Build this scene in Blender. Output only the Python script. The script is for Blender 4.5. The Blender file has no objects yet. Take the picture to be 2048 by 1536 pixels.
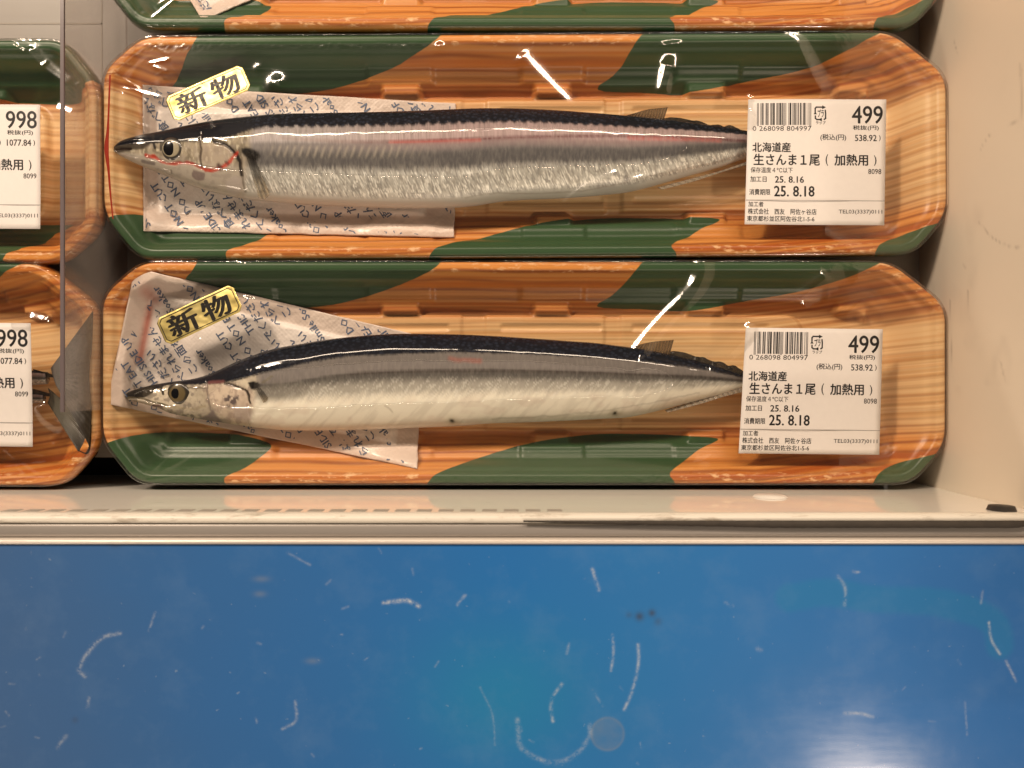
import bpy, math, random
import numpy as np
from mathutils import Vector

random.seed(7); RNG = np.random.default_rng(7)
S = bpy.context.scene
COL = S.collection
MM = 0.001
FPX, CAMZ = 1538.0, 353.0            # focal length in photo pixels, camera height in mm

# ------------------------------------------------------------------ camera, world, lamps, exposure
cd = bpy.data.cameras.new('camera'); cam = bpy.data.objects.new('camera', cd); COL.objects.link(cam)
cam.location = (0, 0, CAMZ*MM)
cd.sensor_width = 36; cd.lens = 36*FPX/2048; cd.clip_start = 0.01; cd.clip_end = 50
cd.dof.use_dof = True; cd.dof.focus_distance = (CAMZ-24)*MM; cd.dof.aperture_fstop = 14.0
S.camera = cam
w = bpy.data.worlds.new("World"); S.world = w; w.use_nodes = True
bg = w.node_tree.nodes['Background']; bg.inputs[0].default_value = (0.42, 0.34, 0.27, 1); bg.inputs[1].default_value = 0.22

def lamp(name, loc, target, sx, sy, watts, col, spread=math.pi):
    l = bpy.data.lights.new(name, 'AREA'); l.shape = 'RECTANGLE'; l.size = sx; l.size_y = sy; l.energy = watts; l.color = col; l.spread = spread
    o = bpy.data.objects.new(name, l); COL.objects.link(o); o.location = loc
    o.rotation_euler = (Vector(target)-Vector(loc)).to_track_quat('-Z', 'Y').to_euler()
    return o
WARM = (1.0, 0.80, 0.61)
for tx in (-0.385, 0.285, 0.955):
    lamp('canopy_tube', (tx, 0.66, 0.66), (tx, 0, 0), 0.62, 0.028, 3.6, WARM)
lamp('ceiling_lamp', (-0.75, 0.85, 1.00), (0, 0, 0), 0.12, 0.12, 10.5, WARM)
lamp('ceiling_lamp', (0.30, -1.75, 1.35), (0.05, 0, 0), 1.3, 0.7, 10.0, WARM)
lamp('ceiling_lamp', (0.80, -1.12, 1.38), (0.05, 0, 0), 0.11, 0.11, 6.0, WARM)
lamp('ceiling_lamp', (-1.3, -1.7, 1.0), (0, 0, 0), 0.3, 0.3, 8.0, WARM)
S.view_settings.view_transform = 'Standard'; S.view_settings.look = 'None'; S.view_settings.gamma = 1.0
S.view_settings.exposure = 0.14; S.view_settings.use_curve_mapping = False
S.cycles.use_denoising = True; S.cycles.max_bounces = 10; S.cycles.transparent_max_bounces = 16
S.cycles.caustics_reflective = False; S.cycles.caustics_refractive = False

# ------------------------------------------------------------------ helpers
def XY(px, py, z):
    """point of the place (mm) seen at photo pixel px,py at height z (mm): used to measure the photograph"""
    k = (CAMZ-np.asarray(z, float))/FPX
    return (np.asarray(px, float)-1024)*k, -(np.asarray(py, float)-768)*k
def PX(x, y, z):
    k = FPX/(CAMZ-z)
    return 1024+x*k, 768-y*k
def sstep(a, b, x):
    t = np.clip((x-a)/(b-a), 0, 1); return t*t*(3-2*t)
def poly_sdf(px, py, poly):
    """signed distance, negative inside"""
    p = np.asarray(poly, float); d = np.full(px.shape, 1e18); s = np.ones(px.shape)
    n = len(p)
    for i in range(n):
        a, b = p[i], p[i-1]
        ex, ey = b-a; wx, wy = px-a[0], py-a[1]
        t = np.clip((wx*ex+wy*ey)/(ex*ex+ey*ey+1e-12), 0, 1)
        d = np.minimum(d, (wx-ex*t)**2+(wy-ey*t)**2)
        c1 = py >= a[1]; c2 = py < b[1]; c3 = ex*wy > ey*wx
        s = np.where((c1 & c2 & c3) | (~c1 & ~c2 & ~c3), -s, s)
    return s*np.sqrt(d)
def line_dist(px, py, pts, closed=False):
    d = np.full(px.shape, 1e18); tt = np.zeros(px.shape)
    p = np.asarray(pts, float); n = len(p)-1
    for i in range(n):
        a, b = p[i], p[i+1]; ex, ey = b-a
        t = np.clip(((px-a[0])*ex+(py-a[1])*ey)/(ex*ex+ey*ey+1e-12), 0, 1)
        q = (px-a[0]-ex*t)**2+(py-a[1]-ey*t)**2
        m = q < d; tt = np.where(m, (i+t)/n, tt); d = np.where(m, q, d)
    return np.sqrt(d), tt
def smooth_pts(pts, n=8):
    """Catmull-Rom through the points"""
    p = np.asarray(pts, float); p = np.vstack([2*p[0]-p[1], p, 2*p[-1]-p[-2]]); out = []
    for i in range(1, len(p)-2):
        for t in np.linspace(0, 1, n, endpoint=False):
            a, b, c, d = p[i-1], p[i], p[i+1], p[i+2]
            out.append(0.5*((2*b)+(-a+c)*t+(2*a-5*b+4*c-d)*t*t+(-a+3*b-3*c+d)*t**3))
    out.append(p[-2]); return np.array(out)
_lat = {}
def vnoise(x, y, seed=0):
    L = _lat.setdefault(seed, np.random.default_rng(100+seed).random((257, 257)))
    xi = np.floor(x).astype(int); yi = np.floor(y).astype(int); fx = x-xi; fy = y-yi
    fx = fx*fx*(3-2*fx); fy = fy*fy*(3-2*fy); x0 = xi % 256; y0 = yi % 256
    a = L[y0, x0]; b = L[y0, x0+1]; c = L[y0+1, x0]; d = L[y0+1, x0+1]
    return (a*(1-fx)+b*fx)*(1-fy)+(c*(1-fx)+d*fx)*fy
def fbm(x, y, seed=0, n=4):
    r = 0; a = 0.5
    for k in range(n):
        r = r+a*vnoise(x*2**k, y*2**k, seed+k); a *= .5
    return r/(1-.5**n)
def mesh(name, V, F, mat=None, parent=None, smooth=True, attrs=None, colors=None, mats=None, midx=None):
    """V n x 3 in mm, F list or m x k array"""
    me = bpy.data.meshes.new(name); V = np.asarray(V, float)*MM
    if isinstance(F, np.ndarray):
        m, k = F.shape
        me.vertices.add(len(V)); me.vertices.foreach_set('co', V.astype(np.float32).ravel())
        me.loops.add(m*k); me.loops.foreach_set('vertex_index', F.astype(np.int32).ravel())
        me.polygons.add(m); me.polygons.foreach_set('loop_start', np.arange(0, m*k, k, dtype=np.int32))
        me.update(calc_edges=True)
    else:
        me.from_pydata(V.tolist(), [], [list(map(int, f)) for f in F]); me.update()
    if smooth: me.polygons.foreach_set('use_smooth', np.ones(len(me.polygons), bool))
    for k, a in (attrs or {}).items():
        at = me.attributes.new(k, 'FLOAT', 'POINT'); at.data.foreach_set('value', np.asarray(a, np.float32).ravel())
    if colors is not None:
        at = me.color_attributes.new('pigment_sparkle', 'FLOAT_COLOR', 'POINT')
        c = np.ones((len(V), 4), np.float32); c[:, :3] = colors; at.data.foreach_set('color', c.ravel())
    for m_ in (mats or ([mat] if mat else [])): me.materials.append(m_)
    if midx is not None: me.polygons.foreach_set('material_index', np.asarray(midx, np.int32))
    o = bpy.data.objects.new(name, me); COL.objects.link(o)
    if parent: o.parent = parent
    return o
def gridfaces(nu, nv, closed_u=False):
    i = np.arange(nu if closed_u else nu-1); j = np.arange(nv-1)
    I, J = np.meshgrid(i, j, indexing='ij'); I2 = (I+1) % nu
    return np.stack([I*nv+J, I2*nv+J, I2*nv+J+1, I*nv+J+1], -1).reshape(-1, 4)
def box(name, x0, x1, y0, y1, z0, z1, mat, parent=None, bev=0.0, smooth=False):
    V = [(x, y, z) for x in (x0, x1) for y in (y0, y1) for z in (z0, z1)]
    F = [(0, 1, 3, 2), (4, 6, 7, 5), (0, 4, 5, 1), (2, 3, 7, 6), (0, 2, 6, 4), (1, 5, 7, 3)]
    o = mesh(name, V, F, mat, parent, smooth)
    if bev:
        m = o.modifiers.new('edge', 'BEVEL'); m.width = bev*MM; m.segments = 3
    return o
def empty(name, label, cat, group=None, loc=(0, 0, 0)):
    o = bpy.data.objects.new(name, None); COL.objects.link(o); o.empty_display_size = .01
    o['label'] = label; o['category'] = cat
    if group: o['group'] = group
    return o
# ---- materials
class N:
    def __init__(self, name):
        self.m = bpy.data.materials.new(name); self.m.use_nodes = True; self.t = self.m.node_tree
        self.b = self.t.nodes['Principled BSDF']; self.out = self.t.nodes['Material Output']
    def n(self, typ, **kw):
        x = self.t.nodes.new(typ)
        for k, v in kw.items():
            if k.startswith('i_'):
                key = k[2:]; key = int(key) if key.isdigit() else key.replace('_', ' ')
                if hasattr(v, 'is_output') or isinstance(v, bpy.types.NodeSocket): self.t.links.new(v, x.inputs[key])
                else: x.inputs[key].default_value = v
            else: setattr(x, k, v)
        return x
    def l(self, a, b): self.t.links.new(a, b)
    def set(self, **kw):
        for k, v in kw.items():
            key = k.replace('_', ' ')
            if isinstance(v, bpy.types.NodeSocket): self.l(v, self.b.inputs[key])
            else: self.b.inputs[key].default_value = v
        return self
    def math(self, op, a, b=0.0, c=None, clamp=False):
        x = self.t.nodes.new('ShaderNodeMath'); x.operation = op; x.use_clamp = clamp
        for i, v in enumerate((a, b) if c is None else (a, b, c)):
            if isinstance(v, bpy.types.NodeSocket): self.l(v, x.inputs[i])
            else: x.inputs[i].default_value = v
        return x.outputs[0]
    def attr(self, name):
        a = self.n('ShaderNodeAttribute'); a.attribute_name = name; return a
    def mix(self, f, a, b):
        x = self.t.nodes.new('ShaderNodeMix'); x.data_type = 'RGBA'
        for s, v in ((x.inputs[0], f), (x.inputs[6], a), (x.inputs[7], b)):
            if isinstance(v, bpy.types.NodeSocket): self.l(v, s)
            else: s.default_value = v if not isinstance(v, tuple) or len(v) == 4 else (*v, 1)
        return x.outputs[2]
    def ramp(self, f, stops):
        r = self.t.nodes.new('ShaderNodeValToRGB'); self.l(f, r.inputs[0]); e = r.color_ramp.elements
        while len(e) < len(stops): e.new(0.5)
        for k, (p, c) in enumerate(stops):
            e[k].position = p; e[k].color = c if len(c) == 4 else (*c, 1)
        return r.outputs[0]
    def objmap(self, scale, rot=(0, 0, 0)):
        tc = self.n('ShaderNodeTexCoord'); mp = self.n('ShaderNodeMapping'); self.l(tc.outputs['Object'], mp.inputs[0])
        mp.inputs['Scale'].default_value = scale; mp.inputs['Rotation'].default_value = rot; return mp.outputs[0]
    def noise(self, vec, scale=1.0, detail=3.0, rough=.5, dist=0.0):
        x = self.n('ShaderNodeTexNoise'); self.l(vec, x.inputs['Vector']); x.inputs['Scale'].default_value = scale
        x.inputs['Detail'].default_value = detail; x.inputs['Roughness'].default_value = rough; x.inputs['Distortion'].default_value = dist
        return x.outputs[0]
    def bump(self, h, strength=.3, dist=.001, normal=None):
        x = self.n('ShaderNodeBump'); self.l(h, x.inputs['Height']); x.inputs['Strength'].default_value = strength; x.inputs['Distance'].default_value = dist
        if normal: self.l(normal, x.inputs['Normal'])
        return x.outputs[0]
def simple(name, col, rough=.5, metal=0.0, **kw):
    m = N(name); m.set(Base_Color=(*col, 1), Roughness=rough, Metallic=metal, **kw); return m.m

# printed tray: wood grain sheet with green bamboo-leaf patches
def tray_mat():
    m = N('printed_foam'); g = m.attr('green').outputs['Fac']; tone = m.attr('tone').outputs['Fac']; rim = m.attr('rim').outputs['Fac']
    warp = m.noise(m.objmap((9, 22, 0)), 1, 2)
    tc = m.n('ShaderNodeTexCoord'); sep = m.n('ShaderNodeSeparateXYZ'); m.l(tc.outputs['Object'], sep.inputs[0])
    tilt = m.math('MULTIPLY', m.math('MAXIMUM', m.math('SUBTRACT', sep.outputs[0], 0.10), 0.0), 0.13)
    y = m.math('SUBTRACT', m.math('MULTIPLY_ADD', warp, 0.003, sep.outputs[1]), tilt)
    comb = m.n('ShaderNodeCombineXYZ'); m.l(m.math('MULTIPLY', sep.outputs[0], 1.2), comb.inputs[0]); m.l(m.math('MULTIPLY', y, 290.0), comb.inputs[1])
    n1 = m.noise(comb.outputs[0], 1, 1.5)
    comb2 = m.n('ShaderNodeCombineXYZ'); m.l(m.math('MULTIPLY', sep.outputs[0], 8.0), comb2.inputs[0]); m.l(m.math('MULTIPLY', y, 700.0), comb2.inputs[1])
    n2 = m.noise(comb2.outputs[0], 1, 3)
    strong = m.ramp(n1, [(.30, (.42, .10, .014)), (.41, (.56, .175, .028)), (.48, (.68, .27, .058)), (.55, (.72, .31, .078)), (.62, (.62, .21, .038)), (.70, (.44, .11, .015))])
    soft = m.ramp(n1, [(.33, (.66, .36, .14)), (.42, (.78, .48, .22)), (.50, (.85, .59, .31)), (.58, (.83, .56, .28)), (.66, (.70, .40, .16))])
    wood = m.mix(tone, soft, strong)
    ph = m.math('ADD', m.math('MULTIPLY', y, 1750.0), m.math('MULTIPLY', warp, 9.0))
    ln = m.math('POWER', m.math('MULTIPLY_ADD', m.math('SINE', ph), .5, .5), 3.2)
    md = m.noise(m.objmap((7, 90, 0)), 1, 2)
    ln = m.math('MULTIPLY', ln, m.math('MULTIPLY_ADD', m.math('SUBTRACT', md, .33), 4.5, 0.0, clamp=True))
    wood = m.mix(m.math('MULTIPLY', ln, m.math('MULTIPLY_ADD', tone, .50, .26)), wood, (.24, .045, .007))
    wood = m.mix(m.math('MULTIPLY', m.math('SUBTRACT', n2, .5, clamp=True), 1.9), wood, (.42, .14, .03))
    scuff = m.noise(m.objmap((170, 420, 200)), 1, 3, .7)
    wood = m.mix(m.math('MULTIPLY', rim, m.ramp(scuff, [(.55, (0, 0, 0)), (.66, (1, 1, 1))])), wood, (.80, .48, .24))
    gn = m.noise(m.objmap((60, 60, 60), (0, 0, .5)), 1, 3)
    gs = m.noise(m.objmap((14, 160, 20), (0, 0, -.55)), 1, 3)
    green = m.mix(gn, (.020, .060, .024), (.032, .085, .034)); green = m.mix(m.math('MULTIPLY', gs, .45), green, (.060, .115, .040))
    edge = m.noise(m.objmap((300, 300, 300)), 1, 2)
    gm = m.math('MULTIPLY_ADD', m.math('ADD', g, m.math('MULTIPLY', edge, 1.5)), -.7, .9, clamp=True)
    col = m.mix(gm, wood, green)
    fine = m.noise(m.objmap((900, 900, 900)), 1, 2)
    m.set(Base_Color=col, Roughness=.36, Normal=m.bump(fine, .12, .0003)); m.b.inputs['Specular IOR Level'].default_value = .45
    return m.m
M_TRAY = tray_mat()
def two_sided_fresnel(m, ior):
    # the same reflectance from both faces of a thin sheet
    g = m.n('ShaderNodeNewGeometry'); f = m.n('ShaderNodeFresnel')
    m.l(m.math('MULTIPLY_ADD', g.outputs['Backfacing'], 1/ior-ior, ior), f.inputs[0]); return f
def film_mat():
    m = N('cling_film'); t = m.t
    fr = two_sided_fresnel(m, 1.5)
    tr = m.n('ShaderNodeBsdfTransparent'); tr.inputs[0].default_value = (.985, .98, .97, 1)
    gl = m.n('ShaderNodeBsdfGlossy'); gl.inputs['Roughness'].default_value = .09; gl.inputs[0].default_value = (1, 1, 1, 1)
    wr = m.noise(m.objmap((60, 25, 60)), 1, 3); bn = m.bump(wr, .05, .001); m.l(bn, gl.inputs['Normal'])
    mx = m.n('ShaderNodeMixShader'); m.l(m.math('MULTIPLY', fr.outputs[0], 1.7, clamp=True), mx.inputs[0]); m.l(tr.outputs[0], mx.inputs[1]); m.l(gl.outputs[0], mx.inputs[2])
    m.l(mx.outputs[0], m.out.inputs[0]); return m.m
M_FILM = film_mat()
def fish_mat(name, silver):
    m = N(name); c = m.attr('pigment_sparkle').outputs['Color']; sil = m.attr('silver').outputs['Fac']; sc = m.attr('scale').outputs['Fac']
    v = m.n('ShaderNodeTexVoronoi'); v.feature = 'F1'; m.l(m.objmap((560, 700, 500)), v.inputs['Vector']); v.inputs['Scale'].default_value = 1.0
    st = m.noise(m.objmap((900, 260, 300), (0, 0, .12)), 1, 3, .6)
    dots = m.ramp(v.outputs['Distance'], [(.1, (1, 1, 1)), (.55, (0, 0, 0))])
    c2 = m.mix(m.math('MULTIPLY', sc, m.math('MULTIPLY', dots, .75)), c, (.026, .033, .055))
    c3 = m.mix(m.math('MULTIPLY', sil, m.math('MULTIPLY_ADD', st, 1.6, -.65, clamp=True)), c2, (.62, .58, .50))
    h = m.math('ADD', m.math('MULTIPLY', st, sil), m.math('MULTIPLY', m.math('MULTIPLY', dots, .5), sc))
    n = m.bump(h, .55 if silver else .3, .0006)
    m.set(Base_Color=c3, Metallic=m.math('MULTIPLY', sil, .40 if silver else .12), Roughness=m.math('MULTIPLY_ADD', sil, -.12, .46), Normal=n)
    m.b.inputs['Specular IOR Level'].default_value = .02; m.b.inputs['Coat Weight'].default_value = .6; m.b.inputs['Coat Roughness'].default_value = .05; m.b.inputs['Coat IOR'].default_value = 1.5
    return m.m
M_FISH1 = fish_mat('silver_fish_skin', True); M_FISH2 = fish_mat('matte_fish_skin', False)
def fin_mat(name, col, alpha, metal=0.0, root=None, dark=.6):
    m = N(name); r = m.attr('ray').outputs['Fac']; tp = m.attr('tip').outputs['Fac']
    root = root or col; n = m.noise(m.objmap((300, 300, 300)), 1, 4, .65)
    cc = m.mix(m.math('MULTIPLY_ADD', m.math('SUBTRACT', n, .5), 1.0, m.math('MULTIPLY', m.math('SUBTRACT', tp, .42), 2.2), clamp=True), (*root, 1), (*col, 1)); dk = m.mix(1.0, (0, 0, 0, 1), cc)
    mm = m.n('ShaderNodeMix'); mm.data_type = 'RGBA'; mm.blend_type = 'MULTIPLY'; mm.inputs[0].default_value = 1; m.l(cc, mm.inputs[6]); m.l(m.mix(r, (dark, dark, dark, 1), (1, 1, 1, 1)), mm.inputs[7])
    m.set(Base_Color=mm.outputs[2], Roughness=.35, Metallic=metal, Alpha=alpha)
    m.b.inputs['Specular IOR Level'].default_value = .2; m.b.inputs['Coat Weight'].default_value = .25; m.b.inputs['Coat Roughness'].default_value = .12
    return m.m
M_FIN = fin_mat('fin_membrane', (.20, .13, .07), .72); M_DARKFIN = fin_mat('dark_fin', (.05, .042, .032), .82)
M_BELLYFIN = fin_mat('pale_fin', (.36, .31, .24), .6); M_PECT = fin_mat('golden_fin', (.42, .33, .20), .34, 0, (.03, .025, .02), .15); M_TAIL = fin_mat('tail_fin', (.035, .027, .018), .92, .0, (.24, .235, .23), .55); M_TAILSIL = fin_mat('dark_tail_fin', (.035, .028, .02), .95, .1, (.14, .13, .10), .5)
M_IRIS = None
def paper_mat():
    m = N('label_paper'); n = m.noise(m.objmap((400, 400, 400)), 1, 3)
    m.set(Base_Color=m.mix(n, (.70, .665, .645), (.745, .71, .685)), Roughness=.5); return m.m
M_PAPER = paper_mat(); M_INK = simple('label_ink', (.012, .011, .012), .5); M_GREYINK = simple('grey_ink', (.30, .28, .27), .5)
def gold_mat():
    m = N('gold_foil'); n = m.noise(m.objmap((150, 60, 100)), 1, 2)
    m.set(Base_Color=m.mix(n, (.68, .54, .17), (.88, .75, .33)), Metallic=1.0, Roughness=.42, Normal=m.bump(m.noise(m.objmap((90, 90, 60)), 1, 2), .35, .004))
    m.b.inputs['Coat Weight'].default_value = .5; m.b.inputs['Coat Roughness'].default_value = .05; return m.m
M_GOLD = gold_mat(); M_STINK = simple('sticker_ink', (.010, .008, .006), .4)
def pad_mat():
    m = N('absorbent_pad'); core = m.attr('core').outputs['Fac']; bl = m.attr('blood').outputs['Fac']
    dot = m.n('ShaderNodeTexVoronoi'); m.l(m.objmap((700, 700, 0), (0, 0, .78)), dot.inputs['Vector']); dot.inputs['Scale'].default_value = 1.0; dot.inputs['Randomness'].default_value = .1
    n = m.noise(m.objmap((120, 120, 60)), 1, 4)
    c = m.mix(core, (.74, .62, .55), (.93, .87, .83)); c = m.mix(m.math('MULTIPLY', n, .35), c, (.68, .55, .46)); c = m.mix(bl, c, (.50, .16, .11))
    m.set(Base_Color=c, Roughness=.42, Normal=m.bump(m.noise(m.objmap((75, 75, 40)), 1, 3, .6), .55, .003, m.bump(dot.outputs['Distance'], .16, .0006))); m.b.inputs['Coat Weight'].default_value = .35; m.b.inputs['Coat Roughness'].default_value = .2
    return m.m
M_PAD = pad_mat(); M_PADINK = simple('pad_print', (.105, .145, .24), .5)

def copytext(body, bold=0.0, res=3):
    c = bpy.data.curves.new('text', 'FONT'); c.body = body; c.size = 1; c.resolution_u = res
    o = bpy.data.objects.new('text', c); COL.objects.link(o)
    dg = bpy.context.evaluated_depsgraph_get(); dg.update()
    me = bpy.data.meshes.new_from_object(o.evaluated_get(dg))
    V = np.array([v.co[:] for v in me.vertices]); F = [tuple(p.vertices) for p in me.polygons]
    bpy.data.objects.remove(o); bpy.data.meshes.remove(me); bpy.data.curves.remove(c)
    if bold:                                   # heavier strokes: the outline struck several times, slightly apart
        n = len(V); sh = [(-bold, 0), (bold, 0), (0, bold*.7), (0, -bold*.7)]
        F = [tuple(k+i*n for k in f) for i in range(4) for f in F]; V = np.vstack([V+np.array((a, b, 0)) for a, b in sh])
    return V, F

# ------------------------------------------------------------------ tray, shared geometry (local mm)
HU, HV = 181.0, 47.8
_CH = [(-HU, -29), (-166, -HV), (166, -HV), (HU, -31), (HU, 29), (157, HV), (-164, HV), (-HU, 33)]   # outline, counter-clockwise
def round_poly(P, r, n=8):
    P = np.asarray(P, float); out = []
    for i in range(len(P)):
        a, b, c = P[i-1], P[i], P[(i+1) % len(P)]
        u = (a-b)/np.linalg.norm(a-b); v = (c-b)/np.linalg.norm(c-b)
        p, q = b+u*r, b+v*r
        for t in np.linspace(0, 1, n): out.append((1-t)**2*p+2*t*(1-t)*b+t*t*q)
    return np.array(out)
OUTL = round_poly(_CH, 7.5)
def outline_d(u, v):
    return -poly_sdf(u, v, OUTL)
RIMZ, FLOORZ = 24.0, 4.0
def u_px(px, z=14): return float(XY(px, 745, z)[0]-XY(1048, 745, 24)[0])
PILL = [(765, 830), (1075, 1135), (1385, 1450), (455, 512), (1690, 1740)]
def tray_z(u, v, d):
    # long side walls step down over 22 mm, short ends over 15 mm
    dl = HV-np.abs(v); ends = HU-np.abs(u)
    wall = np.where(d < 1.3, 20.5+3.5*np.sqrt(np.clip(1-((1.3-d)/1.3)**2, 0, 1)), RIMZ)
    wall = wall-(RIMZ-20.8)*sstep(3.6, 6.2, d)
    k = sstep(.0, 12., ends-dl+6)            # 1 along the long sides
    long_ = (20.8-12.5)*sstep(6.0, 10.5, d)+1.6*sstep(10.5, 14, d)+(10.9-FLOORZ)*sstep(14., 20.5, d)
    short = (20.8-FLOORZ)*sstep(5.5, 18., d)
    z = wall-(k*long_+(1-k)*short)
    for a, b in PILL:
        a, b = u_px(a), u_px(b)
        m = sstep(a-3.0, a, u)*(1-sstep(b, b+3.0, u))*sstep(6, 9, d)*(1-sstep(20, 22.5, d))
        z = np.maximum(z, m*9.2+(1-m)*z)
    edges = sorted([u_px(x) for p in PILL for x in p])
    # shallow sunk panels in the walls between the ribs
    for a, b in ((u_px(512), u_px(765)), (u_px(830), u_px(1075)), (u_px(1135), u_px(1385)), (u_px(1450), u_px(1690))):
        m = sstep(a+6, a+9, u)*(1-sstep(b-9, b-6, u))
        z = z-1.3*m*sstep(7.5, 9.5, d)*(1-sstep(15, 17, d))
    # raised slab on the floor with cross grooves and slots
    sv = 27.0-np.abs(v-.5); su = np.minimum(127-u, u+150)
    q = -np.hypot(np.minimum(sv-9, 0), np.minimum(su-9, 0))+9-0; q = np.minimum(np.minimum(sv, su), q)
    slab = 2.6*sstep(0, 2.6, q)
    for a, b in ((925, 970), (1210, 1240), (640, 668)):
        a, b = u_px(a, 6), u_px(b, 6)
        slab = slab-1.3*sstep(a-1.2, a+.6, u)*(1-sstep(b-.6, b+1.2, u))*sstep(0, 2, q)
    for a, b in ((1000, 1205), (690, 900), (1262, 1540), (400, 620)):
        a, b = u_px(a, 6), u_px(b, 6)
        for vv in (20.5, -20.0):
            slab = slab-.9*sstep(a, a+1.2, u)*(1-sstep(b-1.2, b, u))*(1-sstep(.8, 1.8, np.abs(v-vv)))
    return np.where(d > 18, np.maximum(z, FLOORZ)+slab, z)
def warped(nu, nv):
    """grid that follows the tray's outline exactly"""
    vs = np.linspace(-1, 1, nv); vs = HV*np.sign(vs)*(1-(1-np.abs(vs))**1.0)
    U = np.zeros((nu, nv)); V = np.zeros((nu, nv)); o = OUTL
    for j, v in enumerate(np.clip(vs, -HV+1e-4, HV-1e-4)):
        xs = []
        for i in range(len(o)):
            a, b = o[i-1], o[i]
            if (a[1] <= v) != (b[1] <= v): xs.append(a[0]+(v-a[1])/(b[1]-a[1])*(b[0]-a[0]))
        U[:, j] = np.linspace(min(xs), max(xs), nu); V[:, j] = v
    return U, V
TNU, TNV = 460, 132
TU, TV = warped(TNU, TNV)
GREENS = dict(
 A=[(405, 505), (893, 505), (884, 521), (862, 541), (800, 570), (720, 597), (650, 612), (560, 619), (470, 622), (338, 622), (352, 596), (372, 556), (383, 543)],
 B=[(1300, 505), (1800, 505), (1780, 515), (1740, 536), (1690, 557), (1600, 583), (1500, 601), (1380, 622), (1290, 619), (1195, 614), (1225, 590), (1255, 560)],
 C=[(180, 900), (207, 888), (260, 872), (330, 864), (420, 866), (480, 870), (542, 889), (520, 915), (490, 936), (450, 955), (428, 985), (180, 985)],
 D=[(845, 985), (858, 962), (880, 944), (960, 915), (1060, 886), (1180, 869), (1290, 868), (1380, 872), (1437, 878), (1400, 898), (1370, 921), (1340, 945), (1308, 985)],
 E=[(1738, 990), (1755, 950), (1790, 928), (1850, 913), (1883, 905), (1920, 895), (1920, 990)])
def tray_mesh_data(keys, shift=0.0):
    d = outline_d(TU, TV); Z = tray_z(TU, TV, d)
    cx, cy = XY(1048, 745, 24)
    px, py = PX(TU+cx, TV+cy, Z)
    g = np.full(TU.shape, 1e3)
    for k in keys:
        p = smooth_pts(GREENS[k]+[GREENS[k][0]], 5)[:-1]; p[:, 0] += shift
        g = np.minimum(g, poly_sdf(px, py, p))
    tone = sstep(19, 32, np.abs(TV)+4*(fbm(TU*.02, TV*.05, 3)-.5))
    rim = 1-sstep(4.0, 5.5, d)
    V = np.stack([TU, TV, Z], -1).reshape(-1, 3); F = gridfaces(TNU, TNV)
    # outer skirt, folded under the rim
    ring = np.concatenate([np.arange(TNU)*TNV, (TNU-1)*TNV+np.arange(1, TNV), (np.arange(TNU-2, -1, -1))*TNV+TNV-1, np.arange(TNV-2, 0, -1)])
    n = len(ring); base = V[ring].copy(); rows = [ring]; off = len(V); allV = [V]
    for sc, z in ((-.6, 18.5), (3.0, 17.5), (6.5, 12.), (13., 3.0), (16., 0.6)):
        r = base.copy(); nrm = np.sign(r[:, :2]); L = np.hypot(r[:, 0]/HU, r[:, 1]/HV)
        r[:, 0] -= sc*np.clip(r[:, 0]/HU, -1, 1); r[:, 1] -= sc*np.clip(r[:, 1]/HV, -1, 1); r[:, 2] = z
        allV.append(r); rows.append(np.arange(off, off+n)); off += n
    SF = []
    for a, b in zip(rows[:-1], rows[1:]):
        SF.append(np.stack([a, b, np.roll(b, -1), np.roll(a, -1)], -1))
    nS = off-len(V)
    ext = lambda arr: np.concatenate([arr.ravel()]+[arr.ravel()[ring]]*5)
    V = np.vstack(allV); F = np.vstack([F]+SF)
    return V, F, dict(green=ext(g), tone=ext(tone), rim=ext(rim))
_tray_cache = {}
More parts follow.
